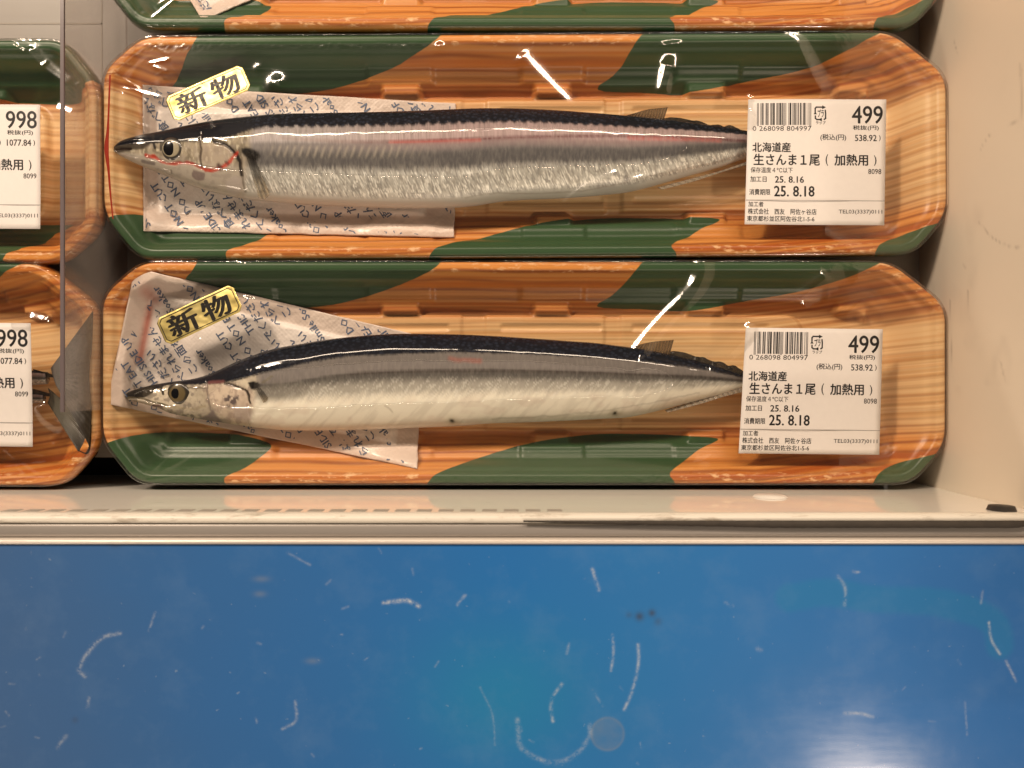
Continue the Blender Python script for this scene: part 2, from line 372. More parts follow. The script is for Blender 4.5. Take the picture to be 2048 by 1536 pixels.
class Pack:
    """placement of one pack: centre at rim height, turn, and film height field"""
    def __init__(s, cpx, cpy, rot, keys='ABCDE', shift=0.0, half_turn=False, z0=0.0):
        s.cx, s.cy = map(float, XY(cpx, cpy, 24)); s.a = math.radians(rot+(180 if half_turn else 0)); s.z0 = z0
        s.key = (keys, shift); s.fish = []
    def loc(s, x, y):
        c, n = math.cos(s.a), math.sin(s.a); dx, dy = x-s.cx, y-s.cy
        return c*dx+n*dy, -n*dx+c*dy
    def world(s, u, v):
        c, n = math.cos(s.a), math.sin(s.a)
        return s.cx+c*u-n*v, s.cy+n*u+c*v
    def trayz(s, x, y):
        u, v = s.loc(x, y); return tray_z(u, v, outline_d(u, v))+s.z0
    def build_tray(s, label):
        t = empty('food_tray', label, 'food tray', 'wood print fish trays')
        if s.key not in _tray_cache:
            V, F, A = tray_mesh_data(*s.key); o = mesh('shell', V, F, M_TRAY, None, True, A); _tray_cache[s.key] = o
        else:
            o = _tray_cache[s.key].copy(); COL.objects.link(o)
        o.parent = t; t.location = (s.cx*MM, s.cy*MM, s.z0*MM); t.rotation_euler = (0, 0, s.a)
        s.root = t
    # stretched film: a membrane held by the rim and pushed up by the fish
    def solve(s):
        gu = np.arange(-182, 183, 2.0); gv = np.arange(-50, 51, 2.0); s.gu, s.gv = gu, gv
        U, V = np.meshgrid(gu, gv, indexing='ij'); d = outline_d(U, V)
        fixed = d < 4.2; x, y = s.world(U, V)
        ob = np.full(U.shape, -99.0)
        for f in s.fish: ob = np.maximum(ob, f.topz(x, y)+.15)
        h = np.full(U.shape, RIMZ+.25); h = np.maximum(h, ob)
        wv = 2.2
        for it in range(2500):
            n = (h[:-2, 1:-1]+h[2:, 1:-1]+wv*(h[1:-1, :-2]+h[1:-1, 2:]))/(2+2*wv)
            h[1:-1, 1:-1] = np.where(fixed[1:-1, 1:-1], RIMZ+.25, np.maximum(n, ob[1:-1, 1:-1]))
        s.h = h
    def film(s, x, y):
        u, v = s.loc(x, y); h = s.h
        fu = np.clip((u-s.gu[0])/2.0, 0, len(s.gu)-1.001); fv = np.clip((v-s.gv[0])/2.0, 0, len(s.gv)-1.001)
        i = np.floor(fu).astype(int); j = np.floor(fv).astype(int); a = fu-i; b = fv-j
        return (h[i, j]*(1-a)+h[i+1, j]*a)*(1-b)+(h[i, j+1]*(1-a)+h[i+1, j+1]*a)*b+s.z0
    def build_film(s, folds=(), bumps=(), seed=0):
        nu, nv = 724, 196; U, V = warped(nu, nv); x, y = s.world(U, V); d = outline_d(U, V)
        hs = s.film(x, y)
        for _ in range(2):
            k = hs.copy(); k[1:-1, 1:-1] = (hs[:-2, 1:-1]+hs[2:, 1:-1]+hs[1:-1, :-2]+hs[1:-1, 2:]+hs[1:-1, 1:-1])/5; hs = k
        px, py = PX(x, y, hs); dz = np.zeros(U.shape)
        for pts, amp, wd in folds:  # fold height is solved so the canopy tubes glint along its path
            p = smooth_pts(pts, 6); wd = wd*1.9; tg = np.gradient(p, axis=0); tg /= np.linalg.norm(tg, axis=1)[:, None]
            nw = np.stack([tg[:, 1], tg[:, 0]], -1)                      # across the fold, in the place's x, y
            zf = np.full(len(p), 26.0)
            for _ in range(2): xw, yw = XY(p[:, 0], p[:, 1], zf); zf = s.film(xw, yw)
            gx = (s.film(xw+3, yw)-s.film(xw-3, yw))/6; gy = (s.film(xw, yw+3)-s.film(xw, yw-3))/6
            best = np.full(len(p), np.nan); sv = np.linspace(-.95, .95, 381); prev = None
            for q in sv:
                n3 = np.stack([-(gx+q*nw[:, 0]), -(gy+q*nw[:, 1]), np.ones(len(p))], -1); n3 /= np.linalg.norm(n3, axis=1)[:, None]
                v3 = np.stack([-xw, -yw, CAMZ-zf], -1); v3 /= np.linalg.norm(v3, axis=1)[:, None]
                r3 = 2*(n3*v3).sum(1)[:, None]*n3-v3; tau = (660-yw)/np.maximum(r3[:, 1], 1e-3); zz = zf+tau*r3[:, 2]-660; xx = xw+tau*r3[:, 0]
                if prev is not None:
                    hit = (np.sign(zz) != np.sign(prev)) & (r3[:, 1] > .05) & (xx < 1250) & (xx > -690) & (np.isnan(best) | (np.abs(q) < np.abs(best)))
                    best = np.where(hit, q, best)
                prev = zz
            ok = ~np.isnan(best)
            if ok.sum() < 3: best[:] = .25
            else: best = np.interp(np.arange(len(p)), np.flatnonzero(ok), best[ok]); 
            best = np.convolve(np.pad(best, 3, mode='edge'), np.ones(7)/7, 'valid')
            side = np.sign(np.median(best)); wmm = wd*.213
            a_ = np.abs(best)*wmm/.858*1.0*min(1.0, .6+amp*.5)
            p2_ = p+side*np.stack([nw[:, 0], -nw[:, 1]], -1)*wd*.707
            b = (px > p[:, 0].min()-120) & (px < p[:, 0].max()+120) & (py > p[:, 1].min()-120) & (py < p[:, 1].max()+120)
            if not b.any(): continue
            q, t = line_dist(px[b], py[b], p2_)
            dz[b] += np.interp(t, np.linspace(0, 1, len(a_)), a_)*np.exp(-(q/wd)**2)*sstep(0, .18, np.minimum(t, 1-t)+.06)
        for bx, by, r, amp in bumps: dz += amp*np.exp(-((px-bx)**2+(py-by)**2)/r**2)
        per = np.arctan2(V/HV, U/HU)*120
        nearrim = (1-sstep(2.5, 9, d))
        dz += nearrim*.11*(vnoise(U*.9+seed*7, V*.9, 41)-.5)*(vnoise(U*.06, V*.06+seed, 42))
        dz += .35*(fbm(U*.035+seed*9, V*.02, 51, 3)-.5)*sstep(4, 16, d)
        rg = np.random.default_rng(40+seed)
        for k in range(46):
            sx = rg.choice([-1, 1]); sy = rg.choice([-1, 1]); u0 = sx*(HU-rg.uniform(2, 30)); v0 = sy*(HV-rg.uniform(1, 14) if abs(u0) < HU-18 else rg.uniform(5, HV-14))
            an = math.atan2(-v0, -u0*.35)+rg.normal(0, .35); L = rg.uniform(5, 26); e = np.array([(u0, v0), (u0+L*math.cos(an), v0+L*math.sin(an))])
            b = (np.abs(U-e[:, 0].mean()) < L*.6+4) & (np.abs(V-e[:, 1].mean()) < L*.6+4)
            if b.any():
                q, t = line_dist(U[b], V[b], e); dz[b] += rg.uniform(.04, .13)*np.exp(-(q/rg.uniform(.35, .7))**2)*np.clip(np.minimum(t, 1-t)*6, 0, 1)
        ob = np.full(U.shape, -99.0)
        for f in s.fish: ob = np.maximum(ob, f.topz(x, y))
        Z = hs+dz; touch = Z < ob+.45
        Z = np.where(touch, np.minimum(Z, ob-.35), Z)
        P = np.stack([x, y, Z], -1).reshape(-1, 3); F = gridfaces(nu, nv); tf = touch.ravel()
        deep = tf & (ob.ravel() > 0); F = F[~deep[F].all(1)]
        ring = np.concatenate([np.arange(nu)*nv, (nu-1)*nv+np.arange(1, nv), (np.arange(nu-2, -1, -1))*nv+nv-1, np.arange(nv-2, 0, -1)])
        base = P[ring].copy(); n = len(ring); rows = [ring]; off = len(P); allP = [P]; SF = []
        bu, bv = U.ravel()[ring], V.ravel()[ring]
        for sc, z in ((-.45, 23.3), (-.75, 20.), (-.5, 17.5), (6.5, 8.0), (12.8, 2.8)):
            r = base.copy(); uu = bu-sc*np.clip(bu/HU, -1, 1); vv = bv-sc*np.clip(bv/HV, -1, 1)
            r[:, 0], r[:, 1] = s.world(uu, vv); r[:, 2] = z+s.z0; allP.append(r); rows.append(np.arange(off, off+n)); off += n
        for a, b in zip(rows[:-1], rows[1:]): SF.append(np.stack([a, b, np.roll(b, -1), np.roll(a, -1)], -1))
        P = np.vstack(allP); F = np.vstack([F]+SF)
        used = np.zeros(len(P), bool); used[F.ravel()] = True; remap = np.cumsum(used)-1; P = P[used]; F = remap[F]
        # into the tray's own space
        u, v = s.loc(P[:, 0], P[:, 1]); Q = np.stack([u, v, P[:, 2]-s.z0], -1)
        o = mesh('film', Q, F, M_FILM, s.root, True)

# ------------------------------------------------------------------ fish
class Fish:
    def __init__(s, up, lo, zmid=17.5, thick=11.8, x_end=1600, dx=0, dy=0, zs=17.0, fatness=.62, lift=4.5):
        s.lift = lift
        s.dx, s.dy, s.zs = dx, dy, zs
        up = smooth_pts(up, 10); lo = smooth_pts(lo, 10)
        s.up, s.lo = up, lo; s.x0, s.x1 = up[0, 0], x_end
        s.zmid, s.thick, s.fat = zmid, thick, fatness
    def prof(s, px):
        yu = np.interp(px, s.up[:, 0], s.up[:, 1]); yl = np.interp(px, s.lo[:, 0], s.lo[:, 1])
        c = (yu+yl)/2; h = np.maximum((yl-yu)/2, 1.0)
        k = (CAMZ-s.zs)/FPX
        b = s.thick*np.tanh(h*k*s.fat*1.25/s.thick)
        return c, h, b, s.zc(px)
    def zc(s, px):
        return s.zmid+s.lift*(1-sstep(s.x0, s.x0+190, px))-2.5*sstep(1250, 1600, px)
    def kk(s, px): return (CAMZ-s.zc(px))/FPX
    def topz(s, x, y):
        k = (CAMZ-s.zmid)/FPX
        for _ in range(3): px = x/k+1024-s.dx; k = s.kk(px)
        py = 768-y/k-s.dy
        c, h, b, zc = s.prof(px); t = (py-c)/h
        z = zc+b*np.clip(1-t*t, 0, 1)**.43
        return np.where((np.abs(t) < 1) & (px > s.x0) & (px < s.x1), z, -99.0)
    def grid(s, ns=900, na=110):
        px = np.linspace(s.x0+.5, s.x1, ns); c, h, b, zc = s.prof(px)
        th = np.linspace(0, 2*np.pi, na, endpoint=False)
        # more samples on the upper face
        th = np.where(np.linspace(0, 1, na, endpoint=False) < .72, np.linspace(0, 1, na, endpoint=False)/.72*np.pi, np.pi+(np.linspace(0, 1, na, endpoint=False)-.72)/.28*np.pi)
        C, Sn = np.cos(th), np.sin(th)
        PXg = np.repeat(px[:, None], na, 1); T = np.repeat(C[None, :], ns, 0)
        PYg = c[:, None]-h[:, None]*T
        Z = zc[:, None]+b[:, None]*np.sign(Sn)*np.abs(Sn)[None, :]**.86
        return PXg, PYg, Z, T, Sn
    def build(s, root, mat, paint, ns=900, na=110):
        px, py, Z, T, Sn = s.grid(ns, na)
        ka = s.kk(px); qx, qy = PX((px-1024)*ka, -(py-768)*ka, Z); yu = np.interp(px, s.up[:, 0], s.up[:, 1]); yl = np.interp(px, s.lo[:, 0], s.lo[:, 1])
        T2 = np.clip(2*(yl-qy)/np.maximum(yl-yu, 2)-1, -1, 1) if s.dx == 0 else T
        col, sil, sc, dz = paint(qx, qy, T2) if s.dx == 0 else paint(px, py, T)
        Z = Z+dz*np.clip(Sn, 0, 1)[None, :]
        k = s.kk(px)
        X = (px+s.dx-1024)*k; Y = -(py+s.dy-768)*k
        V = np.stack([X, Y, Z], -1).reshape(-1, 3)
        i = np.arange(ns-1); j = np.arange(na); I, J = np.meshgrid(i, j, indexing='ij'); J2 = (J+1) % na
        F = np.stack([I*na+J, I*na+J2, (I+1)*na+J2, (I+1)*na+J], -1).reshape(-1, 4)
        V = np.vstack([V, V[:na].mean(0), V[-na:].mean(0)]); n = ns*na
        jj = np.arange(na); cap = [np.stack([np.full(na, n), (jj+1) % na, jj, np.full(na, n)], -1), np.stack([np.full(na, n+1), (ns-1)*na+jj, (ns-1)*na+(jj+1) % na, np.full(na, n+1)], -1)]
        tri = np.vstack([cap[0][:, :3], cap[1][:, :3]])
        F = F.tolist()+tri.tolist()
        ap = lambda a: np.concatenate([a.ravel(), [a.ravel()[0], a.ravel()[-1]]])
        cc = np.vstack([col.reshape(-1, 3), col.reshape(-1, 3)[[0, -1]]])
        return mesh('body', V, F, mat, root, True, dict(silver=ap(sil), scale=ap(sc)), cc)
    def at(s, px, py, z):
        k = (CAMZ-s.zs)/FPX; return (px+s.dx-1024)*k, -(py+s.dy-768)*k, z
    def fin(s, name, poly, z0, z1, mat, root, n=26, rays=30, thick=.35, fan=None):
        """thin solid fin over a strip between two outlines: poly = (root_pts, tip_pts) in photo px"""
        a = smooth_pts(poly[0], 12); b = smooth_pts(poly[1], 12)
        if name == 'finlet': b = b*.62+.38*np.stack([b[:, 0], np.interp(b[:, 0], a[:, 0], a[:, 1])], -1); b[:, 1] += 2.5*(fbm(b[:, 0]*.13, b[:, 1]*.05, 77)-.5)
        if name == 'dorsal_fin': b = b*.8+.2*np.stack([b[:, 0], np.interp(b[:, 0], a[:, 0], a[:, 1])], -1)
        res = lambda p, m: np.stack([np.interp(np.linspace(0, 1, m), np.linspace(0, 1, len(p)), p[:, q]) for q in (0, 1)], -1)
        m = 90; a, b = res(a, m), res(b, m); t = np.linspace(0, 1, n)[None, :, None]
        P = a[:, None, :]*(1-t)+b[:, None, :]*t
        ray = .5+.5*np.sin(np.linspace(0, rays*2*np.pi, m))[:, None]*np.ones((1, n))
        ray = np.clip(ray*.8+.2*RNG.random((m, 1)), 0, 1)
        if name == 'tail_fin': ray = ray*sstep(0, 9, np.minimum(np.arange(m), m-1-np.arange(m)))[:, None]
        Zm = z0+(z1-z0)*t[0, :, 0][None, :]**(.6 if name == 'tail_fin' else 1)+.25*ray
        k = (CAMZ-Zm)/FPX
        X = (P[..., 0]+s.dx-1024)*k; Y = -(P[..., 1]+s.dy-768)*k
        top = np.stack([X, Y, Zm+thick/2], -1).reshape(-1, 3); bot = np.stack([X, Y, Zm-thick/2], -1).reshape(-1, 3)
        F = gridfaces(m, n); F = np.vstack([F, F[:, ::-1]+len(top)])
        r = np.concatenate([np.arange(m)*n, (m-1)*n+np.arange(1, n), np.arange(m-2, -1, -1)*n+n-1, np.arange(n-2, 0, -1)])
        F = np.vstack([F, np.stack([r, np.roll(r, -1), np.roll(r, -1)+len(top), r+len(top)], -1)])
        return mesh(name, np.vstack([top, bot]), F, mat, root, True, dict(ray=np.concatenate([ray.ravel()]*2), tip=np.tile(np.tile(t[0, :, 0], m), 2)))
    def eye(s, root, ex, ey, r, pr, pdx, iris, dark_ring):
        c, h, b, zc = s.prof(np.array([ex])); t = (ey-c[0])/h[0]; z = float(zc[0]+b[0]*(1-t*t)**.43)
        k = (CAMZ-z)/FPX; x, y = (ex-1024)*k, -(ey-768)*k
        def dome(name, cx, cy, rx, ry, z0, hh, mat, par, ring=None, rings=14, seg=40):
            V = []; A = []
            for i in range(rings+1):
                q = i/rings
                for a in np.linspace(0, 2*np.pi, seg, endpoint=False):
                    V.append((cx+rx*q*math.cos(a), cy+ry*q*math.sin(a), z0+hh*(math.sqrt(max(0, 1-q*q*.97))-.18))); A.append(q)
            return mesh(name, V, gridfaces_ring(rings+1, seg), mat, par, True, dict(q=A))
        m = N('fish_iris'); q = m.attr('q').outputs['Fac']
        nz = m.noise(m.objmap((900, 900, 900)), 1, 2)
        m.set(Base_Color=m.mix(m.math('MULTIPLY', nz, .3), m.ramp(q, [(0, iris), (.68, iris), (.78, dark_ring), (1, dark_ring)]), (.05, .04, .02)), Roughness=.3)
        m.b.inputs['Coat Weight'].default_value = 1; m.b.inputs['Coat Roughness'].default_value = .03
        e = dome('eye', x, y, r*k, r*k, z-.5, 1.5, m.m, root)
        dome('pupil', x+pdx*k, y, pr*k*.88, pr*k, z+.34, .55, M_PUPIL, e)
def gridfaces_ring(n, seg):
    F = []
    for i in range(n-1):
        for j in range(seg): F.append((i*seg+j, (i+1)*seg+j, (i+1)*seg+(j+1) % seg, i*seg+(j+1) % seg))
    return F
M_PUPIL = simple('fish_pupil', (.004, .004, .005), .15)
def mixc(col, f, c):
    f = np.clip(f, 0, 1)[..., None]; return col*(1-f)+np.array(c)*f
def stroke(px, py, pts, wd, soft=1.2):
    p = smooth_pts(pts, 5) if len(pts) > 2 else np.array(pts, float)
    wm = np.max(wd); o = np.zeros(px.shape); b = (px > p[:, 0].min()-wm-6) & (px < p[:, 0].max()+wm+6)
    if b.any():
        wb = wd[b] if np.ndim(wd) else wd
        q, t = line_dist(px[b], py[b], p); o[b] = 1-sstep(wb-soft, wb+soft, q)
    return o
def blob(px, py, poly, soft=1.5):
    o = np.zeros(px.shape); p = smooth_pts(list(poly)+[poly[0]], 5)[:-1]
    b = (px > p[:, 0].min()-8) & (px < p[:, 0].max()+8)
    if b.any(): o[b] = 1-sstep(-soft, soft, poly_sdf(px[b], py[b], p))
    return o

UP1 = [(229, 293), (245, 282), (280, 272), (330, 263), (380, 252), (430, 243), (480, 237), (560, 230), (650, 228), (750, 226), (850, 223), (950, 219), (1020, 219), (1100, 222), (1200, 229), (1300, 238), (1400, 249), (1495, 263), (1560, 272), (1610, 278)]
LO1 = [(229, 303), (240, 311), (265, 324), (300, 339), (340, 355), (400, 377), (450, 390), (500, 399), (600, 408), (700, 413), (800, 416), (900, 415), (950, 411), (1000, 403), (1050, 399), (1120, 396), (1200, 390), (1270, 381), (1376, 352), (1440, 334), (1495, 316), (1560, 306), (1610, 302)]
UP2 = [(251, 790), (262, 782), (300, 771), (340, 764), (390, 757), (430, 744), (480, 721), (540, 700), (600, 688), (680, 676), (780, 668), (870, 668), (950, 670), (1050, 676), (1150, 683), (1200, 687), (1300, 701), (1400, 724), (1490, 748), (1560, 757), (1610, 761)]
LO2 = [(251, 796), (262, 801), (290, 808), (320, 817), (345, 827), (400, 838), (470, 849), (530, 857), (590, 861), (700, 860), (820, 856), (919, 852), (980, 847), (1075, 844), (1200, 838), (1270, 832), (1376, 806), (1440, 791), (1490, 778), (1560, 773), (1610, 770)]
def paint1(px, py, T):
    t = (T+1)/2                                  # 0 belly, 1 back
    n1 = fbm(px*.020, py*.03, 1); n2 = fbm(px*.45, py*.06, 5); n3 = fbm(px*.35, py*.35, 9)
    px0, py0 = px, py; q = (n2-.5)*.06
    col = np.ones(px.shape+(3,))*np.array((.54, .54, .50))
    fl = fbm((px-py*.45)*.36, (py+px*.1)*.085, 12, 3); col = mixc(col, sstep(.46, .60, fl)*sstep(.07, .13, t)*.7, (.25, .245, .23)); col = mixc(col, sstep(.56, .68, fbm((px-py*.4)*.5, py*.11, 14, 3))*sstep(.08, .14, t)*(1-sstep(.36, .44, t)), (.92, .92, .86))  # pale and dark flecks paint the lower flank's sparkle into the colour
    col = mixc(col, sstep(.10, .02, t), (.45, .43, .39))
    col = mixc(col, sstep(.33, .45, t+q), (.085, .082, .083)); col = mixc(col, sstep(.54, .64, t), (.155, .145, .145))
    pink = sstep(560, 950, px)*sstep(.56, .70, t)
    col = mixc(col, sstep(.66, .72, t), (.31, .285, .285)); col = mixc(col, pink*.5, (.33, .20, .20))
    hs_ = (fbm(px*.55, py*.045, 19, 3)-.5)*sstep(.64, .70, t); col = col*(1+.75*hs_[..., None])
    st = stroke(px, py, [(560, 268+8), (700, 283), (830, 282), (960, 277), (1100, 273), (1250, 272), (1400, 276), (1500, 283)], 3.2+1.5*0, 2.5)*(.5+.9*(n3-.3))
    col = mixc(col, st*sstep(600, 900, px), (.10, .035, .04)); col = mixc(col, st*(1-sstep(600, 900, px))*.4, (.2, .12, .1))
    col = mixc(col, stroke(px, py, [(780, 284), (850, 283), (960, 280)], 3, 2.5)*.7, (.36, .10, .09))
    col = mixc(col, stroke(px, py, [(1258, 276), (1300, 277), (1390, 279), (1440, 281)], 4, 3)*.6*n3*1.6, (.40, .10, .09))
    # vertical muscle marks
    mk = .5+.5*np.sin(px*.42+ (py-260)*.15); col = mixc(col, (mk**3)*.28*sstep(.50, .56, t)*(1-sstep(.63, .67, t))*(1-sstep(760, 900, px))*sstep(520, 560, px), (.52, .46, .36))
    backedge = .862+.02*np.sin(px*.31)*n3+(n3-.5)*.035
    bk = sstep(-.015, .02, t-backedge)
    bk = np.where(px < 520, sstep(-.02, .03, t-(.73+.12*sstep(430, 520, px)+(n3-.5)*.05)), bk)
    sil = np.clip(.75*sstep(.10, .18, t)*(1-sstep(.30, .9, 0*t)), 0, 1)+.0
    sil = sil*(1-.75*sstep(.36, .48, t))
    # head
    px = px+5*(fbm(px*.06, py*.06, 25)-.5); py = py+5*(fbm(px*.06, py*.06, 27)-.5)
    hd = 1-sstep(488, 505, px+(py-320)*.10)
    hc = np.ones(px.shape+(3,))*np.array((.40, .35, .27)); hc = mixc(hc, sstep(.40, .65, fbm(px*.09, py*.05, 21))*.75, (.17, .145, .11)); hc = mixc(hc, sstep(.60, .7, fbm(px*.3, py*.12, 23))*.8, (.62, .57, .45)); hc = mixc(hc, sstep(.48, .30, t), (.55, .50, .44)); hc = mixc(hc, sstep(.55, .7, fbm(px*.12, py*.12, 24))*.4, (.36, .32, .30))
    hc = hc*np.array((.74, .73, .70))
    col = col*(1-hd[..., None])+hc*hd[..., None]; sil = sil*(1-.85*hd)
    col = mixc(col, blob(px, py, [(405, 288), (430, 288), (455, 295), (468, 312), (450, 332), (425, 342), (405, 332)])*.5, (.37, .31, .25))
    col = mixc(col, blob(px, py, [(225, 285), (262, 275), (300, 284), (285, 297), (262, 300), (250, 304), (225, 306)], 3)*.92, (.035, .028, .022))
    col = mixc(col, bk, (.006, .0065, .011)); sil = sil*(1-bk)
    col = mixc(col, stroke(px, py, [(230, 299), (262, 297)], 2.2), (.02, .012, .01))
    col = mixc(col, stroke(px, py, [(306, 270), (308, 285), (310, 296)], 2.3), (.02, .018, .018)); col = mixc(col, stroke(px, py, [(322, 276), (321, 300)], 2.0)*.9, (.03, .028, .025))
    col = mixc(col, stroke(px, py, [(402, 268), (401, 300), (402, 335)], 1.8)*.85, (.05, .035, .03))
    col = mixc(col, stroke(px, py, [(428, 283), (448, 289), (463, 299), (474, 312), (481, 330), (483, 350)], 3.2), (.018, .015, .014))
    for pts, wd in (([(293, 311), (306, 312)], 5), ([(306, 311), (320, 322), (340, 328), (366, 324), (385, 328), (405, 337), (418, 342)], 3.0), ([(412, 340), (425, 341), (440, 336), (455, 328), (466, 314), (473, 306)], 4.4)):
        col = mixc(col, stroke(px, py, pts, wd*(.45+.9*fbm(px*.09, py*.09, 29)), 1.8)*(.55+.6*fbm(px*.12, py*.12, 28)), (.38, .040, .022))
    col = mixc(col, stroke(px, py, [(436, 330), (440, 338)], 4, 3)*.8, (.04, .01, .01)); col = mixc(col, stroke(px, py, [(452, 324), (456, 329)], 3, 2)*.6, (.05, .02, .02))
    col = mixc(col, blob(px, py, [(386, 341), (400, 343), (410, 347), (406, 360), (392, 361), (384, 352)])*.85, (.17, .125, .12))
    col = mixc(col, stroke(px, py, [(285, 322), (297, 325), (308, 327)], 3.4, 2)*.75, (.10, .08, .08)); col = mixc(col, stroke(px, py, [(341, 340), (342, 346)], 1.5)*.7, (.1, .08, .07))
    col = mixc(col, blob(px, py, [(455, 360), (470, 352), (484, 360), (482, 382), (468, 388), (454, 378)], 4)*.5, (.42, .37, .36))
    col = mixc(col, stroke(px, py, [(478, 300), (484, 330), (486, 360), (490, 385)], 2.2)*.6, (.09, .07, .05))
    col = mixc(col, blob(px, py, [(482, 298), (495, 296), (512, 302), (520, 312), (510, 322), (494, 316), (484, 308)], 3), (.012, .011, .011))
    col = mixc(col, stroke(px, py, [(1253, 355), (1254, 358)], 4, 2.5)*.8, (.10, .09, .09)); col = mixc(col, (stroke(px, py, [(1200, 375), (1260, 372)], 12, 10)*.35), (.30, .29, .28))
    col = mixc(col, stroke(px, py, [(930, 396), (965, 388), (1000, 387), (1150, 383), (1290, 355), (1420, 318)], 1.6)*.4, (.28, .24, .20))
    sc = bk*sstep(470, 520, px)
    dz = -.5*stroke(px, py, [(428, 283), (448, 289), (463, 299), (474, 312), (481, 330), (484, 352), (486, 375)], 2.8, 2.5)-.35*stroke(px, py, [(402, 268), (401, 300), (402, 335)], 2, 2)-.4*stroke(px, py, [(306, 313), (340, 328), (366, 324), (405, 337), (440, 336), (470, 310)], 2.5, 2.5)
    dz = dz-.5*stroke(px, py, [(226, 299), (262, 297)], 2, 2)+.3*(fbm(px0*.013, py0*.02, 91, 3)-.5)
    return col, sil, sc, dz
def paint2(px, py, T):
    t = (T+1)/2
    n1 = fbm(px*.020, py*.03, 31); n2 = fbm(px*.22, py*.06, 35); n3 = fbm(px*.35, py*.35, 39); st_ = fbm((px+py*.8)*.30, (py-px*.1)*.07, 44)
    q = (st_-.5)*.10
    col = np.ones(px.shape+(3,))*np.array((.86, .83, .71))
    col = mixc(col, sstep(.10, .0, t), (.66, .63, .55)); col = mixc(col, sstep(.28, .44, t+q)*.8, (.215, .205, .185)); col = mixc(col, sstep(.44, .56, t+q*.5), (.085, .08, .074))
    bt = fbm((px+py*.9)*.11, (py-px*.1)*.03, 47, 4); col = mixc(col, sstep(.48, .72, bt)*.30*(1-sstep(.30, .42, t)), (.50, .46, .38)); col = mixc(col, sstep(.60, .70, fbm(px*.02, py*.045, 49, 3))*.22*(1-sstep(.25, .4, t)), (.58, .44, .36))
    wp = sstep(.60, .68, fbm((px+py)*.30, (py-px*.2)*.10, 57, 3)); col = mixc(col, wp*.35*sstep(.16, .3, t)*(1-sstep(.46, .58, t)), (.80, .79, .72))
    line = [(560, 768), (650, 752), (730, 744), (850, 740), (980, 739), (1100, 741), (1200, 744), (1300, 748), (1400, 752), (1500, 761)]
    ly = np.interp(px, [p[0] for p in line], [p[1] for p in line])+(n3-.5)*2
    band = sstep(2, -2, py-ly); col = mixc(col, band, (.17, .155, .148))
    col = mixc(col, np.exp(-((py-ly-2.0)/3.4)**2)*.85*sstep(620, 740, px), (.055, .046, .042))
    dk = .018*np.sin(px*.27)*n3
    be = np.interp(px, [250, 285, 308, 330, 400, 440, 470, 520, 620, 700, 900, 1050, 1200, 1300, 1400, 1500], [798, 794, 782, 772, 769, 767, 762, 748, 724, 712, 704, 708, 716, 724, 738, 758])+(n3-.5)*5
    bk = sstep(2.5, -2.5, py-be)
    px = px+6*(fbm(px*.06, py*.06, 65)-.5); py = py+6*(fbm(px*.06, py*.06, 67)-.5)
    hd = 1-sstep(500, 520, px+(py-790)*.15)
    hc = np.ones(px.shape+(3,))*np.array((.56, .50, .39)); hc = mixc(hc, sstep(.56, .66, fbm(px*.13, py*.10, 68))*.6, (.13, .11, .105)); hc = mixc(hc, sstep(.45, .75, fbm(px*.07, py*.07, 61))*.5, (.30, .26, .205)); hc = mixc(hc, sstep(.55, .7, fbm(px*.2, py*.2, 63))*.4, (.30, .25, .23)); hc = mixc(hc, blob(px, py, [(410, 770), (440, 765), (500, 780), (520, 820), (480, 850), (440, 830), (415, 800)], 9)*.4, (.58, .44, .36))
    col = col*(1-hd[..., None])+hc*hd[..., None]
    col = mixc(col, bk, (.006, .007, .013))
    col = mixc(col, blob(px, py, [(250, 786), (262, 780), (300, 770), (312, 776), (300, 790), (285, 797), (265, 797), (250, 796)], 2), (.02, .017, .014))
    col = mixc(col, blob(px, py, [(285, 778), (305, 777), (308, 786), (296, 797), (286, 792)], 2)*.25, (.12, .10, .07))
    col = mixc(col, stroke(px, py, [(252, 796), (285, 798), (310, 806), (335, 812)], 1.8)*.6, (.20, .17, .10))
    col = mixc(col, stroke(px, py, [(319, 764), (322, 776), (325, 788)], 2.6), (.025, .02, .018))
    col = mixc(col, stroke(px, py, [(308, 812), (323, 814)], 2.8)*.85, (.10, .05, .055)); col = mixc(col, stroke(px, py, [(375, 775), (410, 776)], 1.8)*.7, (.10, .08, .06))
    col = mixc(col, stroke(px, py, [(345, 812), (380, 818), (410, 812)], 2.5, 2)*.5, (.32, .27, .16))
    col = mixc(col, blob(px, py, [(395, 836), (415, 828), (425, 818), (432, 830), (445, 844), (420, 846)], 3)*.8, (.15, .115, .12)); col = mixc(col, stroke(px, py, [(366, 830), (372, 832)], 3)*.7, (.12, .10, .10)); col = mixc(col, stroke(px, py, [(384, 832), (386, 833)], 3)*.7, (.1, .09, .09))
    col = mixc(col, blob(px, py, [(446, 796), (458, 786), (468, 794), (476, 788), (474, 806), (462, 816), (450, 812)], 4)*sstep(.42, .56, fbm(px*.16, py*.16, 66))*.95, (.09, .07, .075))
    col = mixc(col, blob(px, py, [(465, 818), (485, 812), (505, 822), (500, 840), (475, 838)], 4)*.45, (.36, .30, .29))
    col = mixc(col, stroke(px, py, [(414, 764), (416, 790), (420, 820)], 2)*.6, (.13, .10, .09)); col = mixc(col, stroke(px, py, [(420, 765), (446, 764)], 3.4, 2)*.7, (.22, .08, .08))
    col = mixc(col, stroke(px, py, [(450, 768), (470, 772), (486, 778), (496, 790), (500, 806)], 2.6), (.04, .03, .024))
    col = mixc(col, blob(px, py, [(495, 766), (506, 763), (520, 770), (516, 778), (502, 780)], 2), (.010, .009, .009))
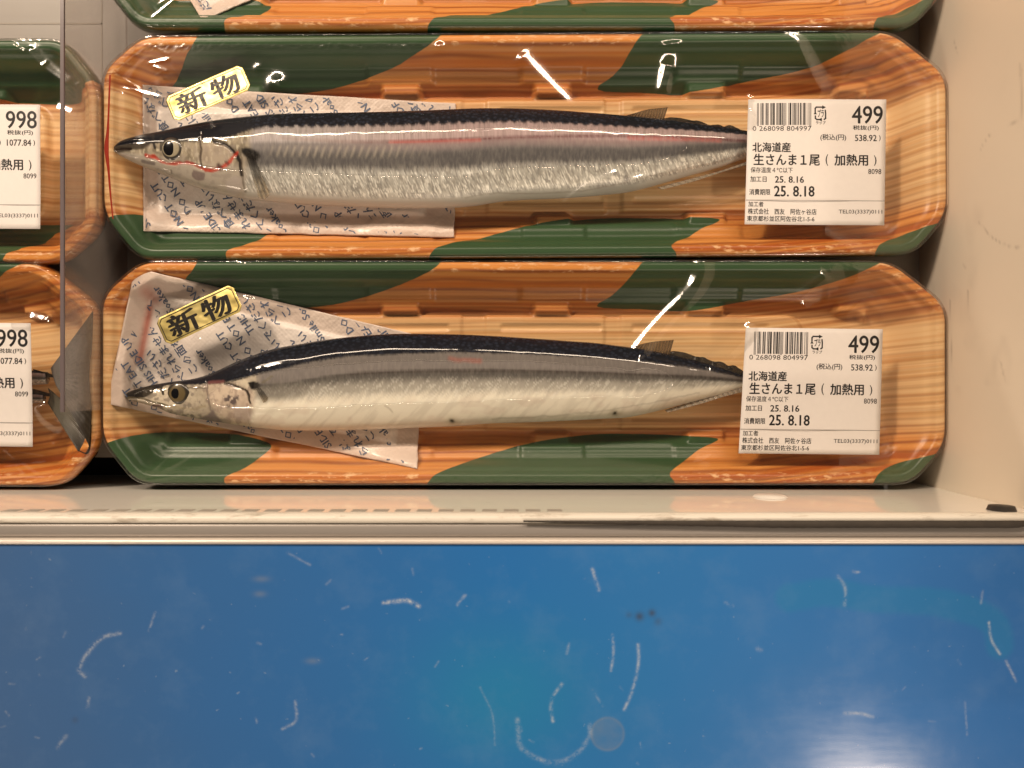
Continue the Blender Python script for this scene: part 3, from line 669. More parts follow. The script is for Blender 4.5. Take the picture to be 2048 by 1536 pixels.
    col = mixc(col, blob(px, py, [(515, 775), (560, 765), (620, 772), (600, 790), (550, 800), (524, 798)], 9)*.6, (.13, .12, .105))
    col = mixc(col, stroke(px, py, [(524, 765), (545, 752)], 2)*.6, (.14, .12, .07))
    for x, y in ((904, 842), (1229, 826)):
        col = mixc(col, np.exp(-(((px-x)/13)**2+((py-y)/8)**2))*.45, (.30, .24, .10)); col = mixc(col, np.exp(-(((px-x)/5)**2+((py-y)/4)**2)*1.2)*1.1, (.03, .02, .012))
    col = mixc(col, stroke(px, py, [(900, 718), (960, 722)], 4, 4)*.45, (.40, .10, .07))
    col = mixc(col, stroke(px, py, [(770, 812), (784, 824)], 1.6)*.4, (.3, .26, .2)); col = mixc(col, stroke(px, py, [(985, 838), (1100, 832), (1250, 815), (1400, 785)], 1.5)*.3, (.3, .28, .22))
    sil = np.clip(.16*sstep(.30, .45, t), 0, .5)*(1-bk)*(1-.5*hd); sc = bk*sstep(440, 500, px)
    dz = -.5*stroke(px, py, [(450, 768), (470, 772), (486, 778), (496, 790), (500, 815), (505, 840)], 2.8, 2.5)-.35*stroke(px, py, [(414, 764), (416, 790), (420, 820)], 2, 2)-.5*(fbm(px*.08, py*.08, 69)-.5)*hd-.4*stroke(px, py, [(252, 797), (285, 799), (310, 808), (335, 813)], 1.8, 2)+.3*(fbm(px*.013, py*.02, 93, 3)-.5)
    return col, sil, sc, dz

def full_fish(f, label, mat, paint, eye, tailfin, pect, dors, finlets, group='whole fish in the trays'):
    r = empty('fish', label, 'fish', group)
    f.build(r, mat, paint); 
    if eye: f.eye(r, *eye)
    for nm, poly, z0, z1, m in pect: f.fin(nm, poly, z0, z1, m, r, rays=2.5)
    for poly, m, nm in dors: f.fin(nm, poly, 18, 19, m, r, rays=14)
    for poly in finlets: f.fin('finlet', poly, 17.5, 18.2, M_DARKFIN, r, n=8, rays=3)
    for poly, m in tailfin: f.fin('tail_fin', poly, 14.5, 15.5, m, r, rays=16)
    return r

# ================================================================== the case
def case_white(name, rough, c0, c1):
    m = N(name); n = m.noise(m.objmap((14, 14, 14)), 1, 4, .6); n2 = m.noise(m.objmap((6, 60, 30), (0, 0, .2)), 1, 4, .7)
    sc = m.attr('scratch').outputs['Fac']
    c = m.mix(n, c0, c1); c = m.mix(m.math('MULTIPLY', sc, .55), c, (.30, .24, .19))
    m.set(Base_Color=c, Roughness=m.math('MULTIPLY_ADD', n2, .2, rough-.1)); return m.m
M_SIDE = case_white('side_panel_white', .42, (.74, .65, .53), (.80, .71, .59))
M_DECK = case_white('deck_grey', .45, (.26, .24, .215), (.32, .295, .27))
def ledge_mat():
    m = N('ledge_white'); n = m.noise(m.objmap((20, 20, 60)), 1, 4, .6); st = m.noise(m.objmap((90, 90, 260)), 1, 4, .7)
    c = m.mix(n, (.86, .82, .74), (.90, .865, .80)); c = m.mix(m.math('MULTIPLY', m.ramp(st, [(.60, (0, 0, 0)), (.75, (1, 1, 1))]), .25), c, (.35, .30, .25))
    m.set(Base_Color=c, Roughness=.07); m.b.inputs['Specular IOR Level'].default_value = .9; return m.m
M_LEDGE = ledge_mat()
M_BEAD = (lambda m: (m.set(Base_Color=m.mix(m.ramp(m.noise(m.objmap((60, 300, 300)), 1, 5, .7), [(.55, (0, 0, 0)), (.7, (1, 1, 1))]), (.72, .68, .60), (.42, .37, .30)), Roughness=.4), m.m)[1])(N('bead_white'))
M_ALU = (lambda m: (m.set(Base_Color=m.mix(m.noise(m.objmap((6, 120, 60)), 1, 4, .6), (.30, .275, .255), (.42, .39, .365)), Roughness=.38, Metallic=.35), m.m)[1])(N('brushed_rail'))
M_RUB = (lambda m: (m.set(Base_Color=m.mix(m.noise(m.objmap((200, 200, 200)), 1, 4, .6), (.018, .014, .011), (.06, .047, .036)), Roughness=.75), m.m)[1])(N('worn_rubber'))
M_DARK = simple('dark_void', (.008, .007, .006), .8)
M_SLOT = simple('slot_shadow_grey', (.33, .30, .26), .6); M_PLUG = simple('black_cap', (.025, .022, .02), .45)
M_STICK = simple('white_plug', (.80, .76, .70), .35)

deck = box('shelf_surface', -480, 187, -33.7, 330, -3, 0, M_DECK); deck['kind'] = 'structure'
case = empty('display_case', 'white refrigerated display case with a scratched blue front panel below the trays', 'display case')
# panel joints on the deck
for (x0, x1, y0, y1) in ((-480, -188, 165, 165.8), (-188.6, -187.9, 120, 330)):
    box('panel_joint', x0, x1, y0, y1, .0, .12, M_SLOT, case)
def side_panel():
    ny, nz = 300, 150; y = np.linspace(-48, 330, ny); z = np.linspace(-30, 130, nz); Y, Z = np.meshgrid(y, z, indexing='ij')
    px, py = PX(187.0+0*Y, Y, Z); s = np.zeros(Y.shape)
    for pts, wd in (([(1960, 300), (1985, 265), (2046, 238)], .8), ([(1958, 444), (1985, 475), (2025, 494), (2060, 492)], 1.2), ([(2041, 130), (2043, 200), (2042, 236)], 1.8), ([(2045, 140), (2041, 150)], 1.0), ([(1928, 530), (1931, 535)], 1.5), ([(1936, 580), (1938, 640)], .9), ([(2000, 720), (2010, 760)], 1.0), ([(1900, 600), (1905, 760)], .7), ([(1908, 80), (1915, 110)], .8)):
        q, t = line_dist(px, py, smooth_pts(pts, 5)); s += np.exp(-(q/wd)**2)*.8
    s += .25*sstep(.62, .8, fbm(Y*.03, Z*.05, 71)); 
    V = np.stack([187+0*Y, Y, Z], -1).reshape(-1, 3); F = gridfaces(ny, nz)[:, ::-1]
    B = V.copy(); B[:, 0] += 18; n = len(V)
    r = np.concatenate([np.arange(ny)*nz, (ny-1)*nz+np.arange(1, nz), np.arange(ny-2, -1, -1)*nz+nz-1, np.arange(nz-2, 0, -1)])
    F = np.vstack([F, F[:, ::-1]+n, np.stack([r, np.roll(r, -1), np.roll(r, -1)+n, r+n], -1)])
    mesh('side_panel', np.vstack([V, B]), F, M_SIDE, case, False, dict(scratch=np.concatenate([np.clip(s, 0, 1).ravel()]*2)))
side_panel()
box('back_panel', -480, 187, 330.2, 340, -3, 130, simple('back_grey', (.16, .145, .13), .5), case)
box('base', -480, 187, -49, 340, -42, -33.5, M_DARK, case)  # near-black colour supplies the darkness of the gap behind the ledge
ledge = box('ledge', -480, 186.9, -49.5, -45.7, -36, 83.0, M_LEDGE, case)
# slots along the ledge near its front edge: raised plates, hole shade as grey colour
zs = 76.0; kx = (CAMZ-zs)/FPX
for i in range(26):
    x = (22+i*43.5-1024)*kx
    box('slot', x-2.6, x+2.6, -45.72, -45.55, zs-3.0, zs+2.0, M_SLOT, case, 0)
box('screw_cap', 0, 1, 0, 1, 0, 1, M_STICK, case)
bpy.data.objects.remove(bpy.data.objects['screw_cap'])
def disc(name, x, y, z, r, t, mat, parent, seg=36):
    V = [(x, y, z)]+[(x+r*math.cos(a), y, z+r*math.sin(a)) for a in np.linspace(0, 2*np.pi, seg, endpoint=False)]
    V += [(p[0]+(p[0]-x)*-.12, y+t, z+(p[2]-z)*.88) for p in V[1:]]+[(x, y+t*1.2, z)]
    F = [(0, 1+i, 1+(i+1) % seg) for i in range(seg)]+[(1+i, 1+(i+1) % seg, 1+seg+(i+1) % seg, 1+seg+i) for i in range(seg)]+[(1+seg+i, 1+seg+(i+1) % seg, 1+2*seg) for i in range(seg)]
    return mesh(name, V, F, mat, parent)
x, _ = XY(1545, 993, 45.0); disc('screw_cap', float(x), -45.65, 42, 6.8, .7, M_STICK, case)
x, _ = XY(2012, 1022, 77.0); disc('rubber_plug', float(x), -45.65, 74.5, 4.8, 1.6, M_PLUG, case)
def extrude(name, prof, mat, x0=-480, x1=230, n=60, wob=None):
    xs = np.linspace(x0, x1, n); p = np.array(prof, float); V = np.zeros((n, len(p), 3))
    V[..., 0] = xs[:, None]; V[..., 1] = p[None, :, 0]; V[..., 2] = p[None, :, 1]
    if wob is not None: V[..., 2] += wob(xs)[:, None]*np.array([q[2] if len(q) > 2 else 1 for q in prof])[None, :]
    m = len(p); F = []
    for i in range(n-1):
        for j in range(m): F.append((i*m+j, i*m+(j+1) % m, (i+1)*m+(j+1) % m, (i+1)*m+j))
    F.append(list(range(m))[::-1]); F.append([(n-1)*m+j for j in range(m)])
    o = mesh(name, V.reshape(-1, 3), F, mat, case, False)
    b = o.modifiers.new('edge', 'BEVEL'); b.width = .0006; b.segments = 3; b.limit_method = 'ANGLE'
    for pl in o.data.polygons: pl.use_smooth = True
    return o
extrude('bead', [(-45.4, 80), (-45.4, 83.4), (-46.0, 84.6), (-47.2, 85.2), (-48.4, 84.6), (-48.8, 83.2), (-49.4, 80)], M_BEAD)
extrude('rail', [(-49.5, 74), (-48.9, 83.6), (-50.2, 83.9), (-52.2, 83.9), (-53.7, 83.6), (-53.8, 74)], M_ALU)
extrude('rail_lip', [(-53.8, 74), (-53.8, 85.6), (-54.4, 86.4), (-55.2, 86.4), (-55.8, 85.6), (-55.8, 74)], simple('lip_white', (.66, .60, .54), .3, .2))
def rubber():
    n = 140; xs = np.linspace(4, 184, n); a = np.clip((xs-4)/90, 0, 1); V = []; F = []
    for i, x in enumerate(xs):
        j = .25*(fbm(np.array([x*.9]), np.array([3.0]), 91)[0]-.5)
        wv = .45+2.0*a[i]+j
        if x > 176: wv *= max(.35, 1-(x-176)/10)
        V += [(x, -47.6-.2*j, 85.28), (x, -47.4, 86.0), (x, -47.6-wv, 86.0-.3), (x, -47.6-wv, 84.0)]
    for i in range(n-1):
        for j in range(4): F.append((i*4+j, (i+1)*4+j, (i+1)*4+(j+1) % 4, i*4+(j+1) % 4))
    F += [(0, 1, 2, 3), tuple(range(4*n-1, 4*n-5, -1))]
    o = mesh('rubber_strip', V, F, M_RUB, case, True)
rubber()
def blue_panel():
    m = N('blue_print'); sc = m.attr('scratch').outputs['Fac']; teal = m.attr('teal').outputs['Fac']; red = m.attr('stain').outputs['Fac']; rim = m.attr('residue').outputs['Fac']; gx = m.attr('across').outputs['Fac']
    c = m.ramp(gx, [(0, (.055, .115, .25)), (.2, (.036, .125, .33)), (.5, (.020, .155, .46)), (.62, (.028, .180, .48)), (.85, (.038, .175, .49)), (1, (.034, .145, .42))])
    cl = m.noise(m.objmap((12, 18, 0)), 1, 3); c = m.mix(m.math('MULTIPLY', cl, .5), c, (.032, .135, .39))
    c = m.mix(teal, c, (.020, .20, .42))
    sm = m.noise(m.objmap((45, 45, 0)), 1, 5, .65); c = m.mix(m.math('MULTIPLY', m.ramp(sm, [(.5, (0, 0, 0)), (.8, (1, 1, 1))]), .13), c, (.20, .32, .50))
    sp = m.noise(m.objmap((420, 420, 0)), 1, 2); c = m.mix(m.math('MULTIPLY', m.ramp(sp, [(.72, (0, 0, 0)), (.78, (1, 1, 1))]), .2), c, (.45, .52, .56))
    br = m.noise(m.objmap((330, 330, 0)), 1, 4, .75)
    c = m.mix(rim, c, (.20, .24, .29)); c = m.mix(m.math('MULTIPLY', red, .7), c, (.05, .055, .07))
    c = m.mix(m.math('MULTIPLY', sc, m.math('MULTIPLY_ADD', br, 3.6, -1.35, clamp=True), clamp=True), c, (.62, .66, .66))
    wv = m.noise(m.objmap((8, 30, 0)), 1, 4, .6)
    m.set(Base_Color=c, Roughness=m.math('MULTIPLY_ADD', sm, .14, .10), Normal=m.bump(wv, .03, .003)); m.b.inputs['Specular IOR Level'].default_value = .4
    x = np.concatenate([np.linspace(-230, -192, 12)[:-1], np.linspace(-192, 192, 960), np.linspace(192, 230, 12)[1:]]); y = np.concatenate([np.linspace(-205, -145, 30)[:-1], np.linspace(-145, -55.9, 230)]); nx, ny = len(x), len(y)
    X, Y = np.meshgrid(x, y, indexing='ij'); Z = 85.2-.06*(-55.9-Y)
    px, py = PX(X, Y, Z); s = np.zeros(X.shape)
    def add(pts, wd, a=1.0):
        q, t = line_dist(px, py, smooth_pts(pts, 6) if len(pts) > 2 else np.array(pts, float)); return a*np.exp(-(q/wd)**2)
    W = [([(768, 1206), (790, 1203), (815, 1201), (838, 1212)], 5, 1.3), ([(915, 1210), (930, 1190)], 4, .6), ([(240, 1266), (205, 1275), (180, 1300), (158, 1338), (170, 1352)], 5, .75), ([(178, 1395), (175, 1415)], 4, .6), ([(115, 1495), (132, 1472)], 5, .5), ([(310, 1225), (298, 1262)], 3, .5),
         ([(590, 1400), (592, 1440), (565, 1458)], 4, .55), ([(1225, 1270), (1227, 1305), (1222, 1342)], 3.4, .7), ([(1276, 1288), (1277, 1325), (1265, 1380), (1248, 1420)], 4, .75), ([(1124, 1368), (1105, 1395), (1102, 1420), (1106, 1442)], 4, .8), ([(1138, 1288), (1133, 1308)], 3.5, .5),
         ([(1185, 1138), (1190, 1155), (1198, 1180)], 4.5, .7), ([(1675, 1152), (1690, 1175), (1690, 1210)], 4, .6), ([(1705, 1143), (1715, 1144)], 4, .6), ([(1978, 1245), (1983, 1280), (2000, 1308)], 3.2, .9), ([(2012, 1322), (2032, 1362)], 3.2, .8), ([(1965, 1182), (1962, 1206)], 3, .6),
         ([(1690, 1426), (1720, 1427), (1746, 1434)], 4.5, .55), ([(1930, 1404), (1934, 1470)], 2.5, .45), ([(1035, 1440), (1040, 1490), (1070, 1515), (1110, 1525), (1150, 1510), (1178, 1475), (1180, 1450)], 6, .5), ([(1185, 1380), (1205, 1412)], 3, .3), ([(960, 1375), (985, 1430), (990, 1490)], 2.5, .3), ([(575, 1105), (620, 1130)], 3, .4), ([(1450, 1205), (1465, 1212)], 4, .35), ([(1515, 1298), (1522, 1300)], 5, .5)]
    for pts, wd, a in W: s += add(pts, wd*.72, a*.68)
    for k in range(34):
        a0, b0 = RNG.uniform(0, 2048), RNG.uniform(1095, 1530); L = RNG.uniform(2, 14); an = RNG.uniform(0, 6.28)
        s += add([(a0, b0), (a0+L*math.cos(an), b0+L*math.sin(an))], RNG.uniform(1.0, 2.2), RNG.uniform(.12, .35))
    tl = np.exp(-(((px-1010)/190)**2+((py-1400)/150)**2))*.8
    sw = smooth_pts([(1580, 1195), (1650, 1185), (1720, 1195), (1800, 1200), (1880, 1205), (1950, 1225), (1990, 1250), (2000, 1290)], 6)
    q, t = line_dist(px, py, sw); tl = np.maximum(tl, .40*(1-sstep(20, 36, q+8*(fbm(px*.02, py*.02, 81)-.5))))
    stn = 1.0*np.exp(-((px-1279)**2+(py-1233)**2)/70)+1.0*np.exp(-((px-1304)**2+(py-1226)**2)/50)+.5*np.exp(-((px-1316)**2+(py-1243)**2)/60)+.45*np.exp(-((px-1258)**2+(py-1230)**2)/40)+.6*np.exp(-((px-230)**2/150+(py-1089)**2/40))+.4*np.exp(-((px-150)**2+(py-1440)**2)/40)
    r = np.hypot(px-1215, py-1468); res = .32*(1-sstep(31, 35, r))*(.6+.8*(fbm(px*.05, py*.05, 83)-.4))+.22*np.exp(-((r-33)/2.5)**2)
    for cx, cy, sx in ((523, 1158, 16), (625, 1322, 14), (520, 1188, 12)): res += .35*np.exp(-((px-cx)/sx)**2-((py-cy)/6)**2)
    V = np.stack([X, Y, Z], -1).reshape(-1, 3); F = gridfaces(nx, ny); B = V.copy(); B[:, 2] -= 12; n = len(V)
    rr = np.concatenate([np.arange(nx)*ny, (nx-1)*ny+np.arange(1, ny), np.arange(nx-2, -1, -1)*ny+ny-1, np.arange(ny-2, 0, -1)])
    F = np.vstack([F, F[:, ::-1]+n, np.stack([rr, rr+n, np.roll(rr, -1)+n, np.roll(rr, -1)], -1)])
    e = lambda a: np.concatenate([np.clip(a, 0, 1.2).ravel()]*2)
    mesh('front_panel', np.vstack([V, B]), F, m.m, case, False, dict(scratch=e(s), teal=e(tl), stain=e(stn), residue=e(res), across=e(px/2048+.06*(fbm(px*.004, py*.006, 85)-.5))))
blue_panel()
# clear divider standing on the deck between the left and right trays
def divider():
    m = N('clear_acrylic'); fr = two_sided_fresnel(m, 1.49)
    tr = m.n('ShaderNodeBsdfTransparent'); tr.inputs[0].default_value = (.93, .91, .90, 1); gl = m.n('ShaderNodeBsdfGlossy'); gl.inputs['Roughness'].default_value = .05
    df = m.n('ShaderNodeBsdfDiffuse'); df.inputs[0].default_value = (.62, .58, .55, 1)
    hz = m.noise(m.objmap((30, 8, 90)), 1, 4, .6)
    a = m.n('ShaderNodeMixShader'); m.l(m.math('MULTIPLY_ADD', hz, .20, .02), a.inputs[0]); m.l(tr.outputs[0], a.inputs[1]); m.l(df.outputs[0], a.inputs[2])
    b = m.n('ShaderNodeMixShader'); m.l(m.math('MULTIPLY', fr.outputs[0], .7), b.inputs[0]); m.l(a.outputs[0], b.inputs[1]); m.l(gl.outputs[0], b.inputs[2]); m.l(b.outputs[0], m.out.inputs[0])
    r = empty('clear_divider', 'clear acrylic divider plate between the left and right columns of trays', 'divider')
    box('plate', -177.6, -176.4, -11, 300, .2, 49.6, m.m, r)
    box('edge', -177.7, -176.3, -11, 300, 49.6, 50.6, simple('acrylic_edge', (.13, .105, .11), .25), r)
divider()

# ================================================================== packs
p1 = Pack(1050, 289, .35); p2 = Pack(1048, 745, 0.0); p0 = Pack(1048, -170, 0.0)
pl1 = Pack(-650, 301, 0.0, half_turn=True); pl2 = Pack(-655, 748, 0.0, keys='ABCD', shift=-18)
p1.build_tray('wood print tray under film holding the shiny silver fish with red streaked gills')
p2.build_tray('wood print tray under film holding the matte cream bellied fish, nearest the blue panel')
p0.build_tray('wood print tray at the top edge of the photo, cut off above its lower rim')
pl1.build_tray('wood print tray behind the divider with a green corner and no fish showing')
pl2.build_tray('wood print tray behind the divider with two grey fish tails in it')

f1 = Fish(UP1, LO1, lift=5.6); f2 = Fish(UP2, LO2, lift=4.5)
p1.fish = [f1]; p2.fish = [f2]
fins1 = [(([(1240, 234), (1290, 240), (1326, 245)], [(1258, 228), (1295, 214), (1336, 207)]), M_FIN, 'dorsal_fin'),
         (([(1315, 375), (1380, 358), (1440, 342), (1492, 324)], [(1325, 379), (1390, 362), (1445, 344), (1494, 329)]), M_BELLYFIN, 'anal_fin')]
fl1 = [([(1300, 243), (1350, 249), (1390, 254)], [(1320, 232), (1352, 227), (1392, 236)]), ([(1366, 252), (1396, 256), (1420, 259)], [(1376, 236), (1398, 233), (1424, 250)]), ([(1402, 256), (1430, 260), (1455, 264)], [(1414, 247), (1436, 243), (1460, 256)]), ([(1440, 261), (1465, 265), (1494, 270)], [(1446, 250), (1462, 243), (1490, 262)])]
tail1 = [(([(1600, 279), (1605, 290)], [(1695, 240), (1660, 290)]), M_TAIL), (([(1605, 290), (1600, 301)], [(1660, 290), (1695, 342)]), M_TAIL)]
pec1 = [('pectoral_fin', ([(490, 304), (497, 303), (506, 308)], [(518, 396), (530, 398), (540, 388)]), 29.2, 25.2, M_PECT)]
full_fish(f1, 'shiny silver saury with a red streak along its gill in the upper tray', M_FISH1, paint1, (342, 297, 23, 15, -2, (.33, .29, .20), (.03, .027, .025)), tail1, pec1, fins1, fl1)
fins2 = [(([(1250, 697), (1300, 705), (1338, 713)], [(1268, 690), (1305, 678), (1348, 671)]), M_FIN, 'dorsal_fin'),
         (([(1330, 820), (1390, 802), (1440, 788), (1488, 774)], [(1335, 825), (1400, 808), (1445, 794), (1492, 782)]), M_BELLYFIN, 'anal_fin')]
fl2 = [([(1320, 709), (1360, 718), (1400, 728)], [(1335, 697), (1365, 695), (1402, 710)]), ([(1376, 722), (1405, 729), (1430, 735)], [(1386, 706), (1408, 706), (1434, 724)]), ([(1410, 730), (1440, 738), (1462, 744)], [(1422, 716), (1444, 716), (1466, 733)]), ([(1446, 740), (1468, 746), (1492, 753)], [(1452, 727), (1470, 722), (1490, 742)])]
tail2 = [(([(1600, 761), (1605, 766)], [(1690, 715), (1660, 766)]), M_TAIL), (([(1605, 766), (1600, 771)], [(1660, 766), (1690, 818)]), M_TAIL)]
pec2 = [('pectoral_fin', ([(512, 778), (520, 776), (526, 782)], [(527, 806), (533, 802), (536, 796)]), 28.2, 27.0, M_PECT)]
full_fish(f2, 'matte dark backed saury with a cream belly in the lower tray', M_FISH2, paint2, (355, 787, 22.5, 12.5, -2, (.13, .095, .04), (.022, .017, .011)), tail2, pec2, fins2, fl2)

# the two fish whose tails show at the left
def left_fish(dx, dy, scale_h, label, tails, zm):
    def mk(pts, up):
        return [(x, 300+(y-300)*scale_h) for x, y in pts]
    f = Fish(mk(UP1, 1), mk(LO1, 0), zmid=zm, thick=8.5, dx=dx, dy=dy)
    r = empty('fish', label, 'fish', 'whole fish in the trays')
    f.build(r, M_FISH1, paint1, 500, 80)
    for poly in fl1[2:]: f.fin('finlet', tuple([(x, 300+(y-300)*scale_h) for x, y in q] for q in poly), zm, zm+1, M_DARKFIN, r, n=8, rays=3)
    f.fin('stalk_ridge', ([(1575, 285), (1612, 289)], [(1572, 272), (1616, 284)]), zm-2, zm-1.4, M_DARKFIN, r, n=8, rays=3)
    for nm, poly, m, z0, z1 in tails: f.fin(nm, tuple([(x-dx, y-dy) for x, y in q] for q in poly), z0, z1, m, r, rays=20)
    return f
fa = left_fish(-1506, 466, .95, 'left tray fish whose grey forked tail spreads widest behind the divider', [
    ('tail_fin', ([(102, 736), (106, 752), (112, 770)], [(186, 622), (184, 690), (178, 750), (183, 820), (179, 892)]), M_TAIL, 15.0, 24.9)], 15.5)
fb = left_fish(-1512, 504, .72, 'left tray fish lying lower, its tail fin folded into a narrow dark point', [
    ('tail_fin', ([(96, 776), (100, 790), (96, 806)], [(184, 850), (178, 905), (156, 902)]), M_TAILSIL, 12.6, 23.9)], 13.0)
class FinTop:
    # the spread tail fin pushes the film up a little where it lies on the rim
    def topz(s, x, y):
        px, py = PX(x, y, 23.5); d = poly_sdf(px, py, [(112, 735), (150, 690), (186, 622), (178, 750), (183, 820), (180, 900), (150, 850), (118, 775)])
        return np.where(d < 0, 15.2+9.9*np.clip((px-108)/75, 0, 1)**.6, -99.0)
pl2.fish = [fa, fb, FinTop()]

# ------------------------------------------------------------------ absorbent pads
PADTXT = ["Smile Soaker", "この面を上にしてください", "べられません", "食べないでください", "THIS SIDE UP", "DO NOT EAT", "DO NOT CUT"]
def pad(pack, corners, core, label, blood=(), ang=124, zadd=.9, wavy=(), dense=1.0):
    TL, TR, BR, BL = [np.array(c, float) for c in corners]; nu, nv = 150, 90
    a = np.linspace(0, 1, nu)[:, None, None]; b = np.linspace(0, 1, nv)[None, :, None]
    P = (TL*(1-a)+TR*a)*(1-b)+(BL*(1-a)+BR*a)*b
    n = 3.5*(fbm(P[..., 0]*.03, P[..., 1]*.03, 15)-.5)
    P[..., 0] += n*(a[..., 0] > .9)*2; P[..., 1] += n*.6
    Z = np.full(P.shape[:2], 9.0)
    for _ in range(2):
        x, y = XY(P[..., 0], P[..., 1], Z); Z = np.maximum(pack.trayz(x, y), 5.0)+zadd
    # a stiff sheet: rides on the high spots
    for _ in range(5):
        k = Z.copy(); k[1:-1, 1:-1] = np.maximum.reduce([Z[:-2, 1:-1], Z[2:, 1:-1], Z[1:-1, :-2], Z[1:-1, 2:], Z[1:-1, 1:-1]]); Z = k
    for _ in range(14):
        k = Z.copy(); k[1:-1, 1:-1] = (Z[:-2, 1:-1]+Z[2:, 1:-1]+Z[1:-1, :-2]+Z[1:-1, 2:])/4; k[0] = k[1]; k[-1] = k[-2]; k[:, 0] = k[:, 1]; k[:, -1] = k[:, -2]; Z = k
    for _ in range(3):
        x, y = XY(P[..., 0], P[..., 1], Z); Z = np.maximum(Z, pack.trayz(x, y)+.55)
    Z = np.minimum(Z, 23.6)
    cs = poly_sdf(P[..., 0], P[..., 1], core); cm = sstep(3, -3, cs)
    Z = Z+1.1*sstep(4, -10, cs)+.5*(fbm(P[..., 0]*.03, P[..., 1]*.04, 17)-.5)
    bl = np.zeros(Z.shape)
    for pts, wd, am in blood:
        q, t = line_dist(P[..., 0], P[..., 1], np.array(pts, float)); bl = np.maximum(bl, am*np.exp(-(q/wd)**2))
    x, y = XY(P[..., 0], P[..., 1], Z)
    top = np.stack([x, y, Z], -1).reshape(-1, 3); bot = top-np.array((0, 0, .5))
    F = gridfaces(nu, nv)[:, ::-1]; m = len(top)
    r = np.concatenate([np.arange(nu)*nv, (nu-1)*nv+np.arange(1, nv), np.arange(nu-2, -1, -1)*nv+nv-1, np.arange(nv-2, 0, -1)])
    F = np.vstack([F, F[:, ::-1]+m, np.stack([r, np.roll(r, -1), np.roll(r, -1)+m, r+m], -1)])
    o = empty('absorbent_pad', label, 'absorbent pad', 'absorbent pads in the trays')
    mesh('sheet', np.vstack([top, bot]), F, M_PAD, o, True, dict(core=np.concatenate([cm.ravel()]*2), blood=np.concatenate([bl.ravel()]*2)))
    # printed lines running across, clipped at the pad's edge
    poly = [tuple(c) for c in (TL, TR, BR, BL)]; th = math.radians(ang); ux = np.array((math.cos(th), -math.sin(th))); uy = np.array((-math.sin(th), -math.cos(th)))  # px space, y down
    VV = []; FF = []; off = 0; xs = [c[0] for c in poly]; ys = [c[1] for c in poly]; cx, cy = np.mean(xs), np.mean(ys); size = 22.0; line = 0
    pos = -560
    while pos < 560:
        txt = PADTXT[line % len(PADTXT)]; line += 1
        V, T = TXT[txt]; wdt = V[:, 0].max()*size; st = -420-(line*67) % 160
        while st < 420:
            q = np.array((cx, cy))+np.outer(V[:, 0]*size+st, ux)+np.outer(V[:, 1]*size*.98+pos, uy)
            s = poly_sdf(q[:, 0], q[:, 1], poly); keep = s < -3
            if keep.any():
                i = np.clip(((q[:, 0])), -9e9, 9e9)
                # height of the sheet under each point
                u_ = q
                z = sheet_z(P, Z, q)
                X, Y = XY(q[:, 0], q[:, 1], z+.12)
                fs = [tuple(off+k for k in f) for f in T if all(keep[k] for k in f)]
                VV.append(np.stack([X, Y, z+.12], -1)); FF += fs; off += len(V)
            st += wdt+36
        pos -= -1*(size*1.22 if line % len(PADTXT) else size*2.6)
    if VV: mesh('print', np.vstack(VV), FF, M_PADINK, o, False)
    return o
def sheet_z(P, Z, q):
    # the pad's grid is close to a parallelogram: invert it by least squares
    A = np.stack([P[..., 0].ravel(), P[..., 1].ravel(), np.ones(P[..., 0].size)], -1); nu, nv = Z.shape
    ii, jj = np.meshgrid(np.arange(nu), np.arange(nv), indexing='ij')
    ca = np.linalg.lstsq(A[::37], np.stack([ii.ravel(), jj.ravel()], -1)[::37], rcond=None)[0]
    ij = np.stack([q[:, 0], q[:, 1], np.ones(len(q))], -1)@ca
    i = np.clip(ij[:, 0], 0, nu-1.001); j = np.clip(ij[:, 1], 0, nv-1.001); i0 = i.astype(int); j0 = j.astype(int); a = i-i0; b = j-j0
    return (Z[i0, j0]*(1-a)+Z[i0+1, j0]*a)*(1-b)+(Z[i0, j0+1]*(1-a)+Z[i0+1, j0+1]*a)*b
TXT = {t: copytext(t, 0.022, 1) for t in PADTXT}
pad(p1, [(285, 170), (912, 207), (908, 475), (287, 462)], [(312, 215), (860, 230), (850, 432), (318, 425)], 'pinkish absorbent pad with blue print lying straight under the silver fish')
pad(p2, [(270, 535), (852, 674), (833, 937), (213, 808)], [(310, 585), (805, 700), (792, 890), (262, 775)], 'pinkish absorbent pad lying askew under the cream bellied fish, with a reddish blood smear', blood=[([(292, 583), (312, 600)], 15, .6), ([(300, 615), (291, 665), (280, 720)], 8, .95), ([(440, 860), (520, 880)], 10, .25)])
pad(p0, [(300, -130), (700, -130), (640, -60), (405, 41)], [(330, -100), (600, -100), (500, -40), (410, 20)], 'corner of a pale absorbent pad poking out in the topmost cut off tray')

# ------------------------------------------------------------------ film
for p in (p1, p2, p0, pl1, pl2): p.solve()
p1.build_film(folds=[([(1046, 100), (1070, 128), (1100, 160), (1160, 220)], .8, 9), ([(1330, 82), (1332, 110), (1320, 150), (1312, 195)], .6, 8), ([(1560, 64), (1596, 74), (1615, 110), (1640, 160), (1658, 185)], .9, 10), ([(405, 205), (418, 240), (432, 262)], .6, 7), ([(1240, 335), (1160, 375), (1118, 412)], .6, 9), ([(243, 185), (239, 225), (235, 262)], .5, 2.2), ([(300, 300), (270, 335), (250, 390)], .5, 2.5), ([(225, 300), (236, 296), (246, 286)], .3, 2), ([(1480, 215), (1500, 190)], .3, 5), ([(1486, 235), (1500, 215)], .3, 5), ([(1490, 254), (1505, 232)], .3, 5), ([(1640, 455), (1740, 510)], .4, 8)],
              bumps=[(555, 166, 16, .7), (880, 92, 9, .4), (515, 135, 8, .2), (1390, 160, 18, .3)], seed=1)
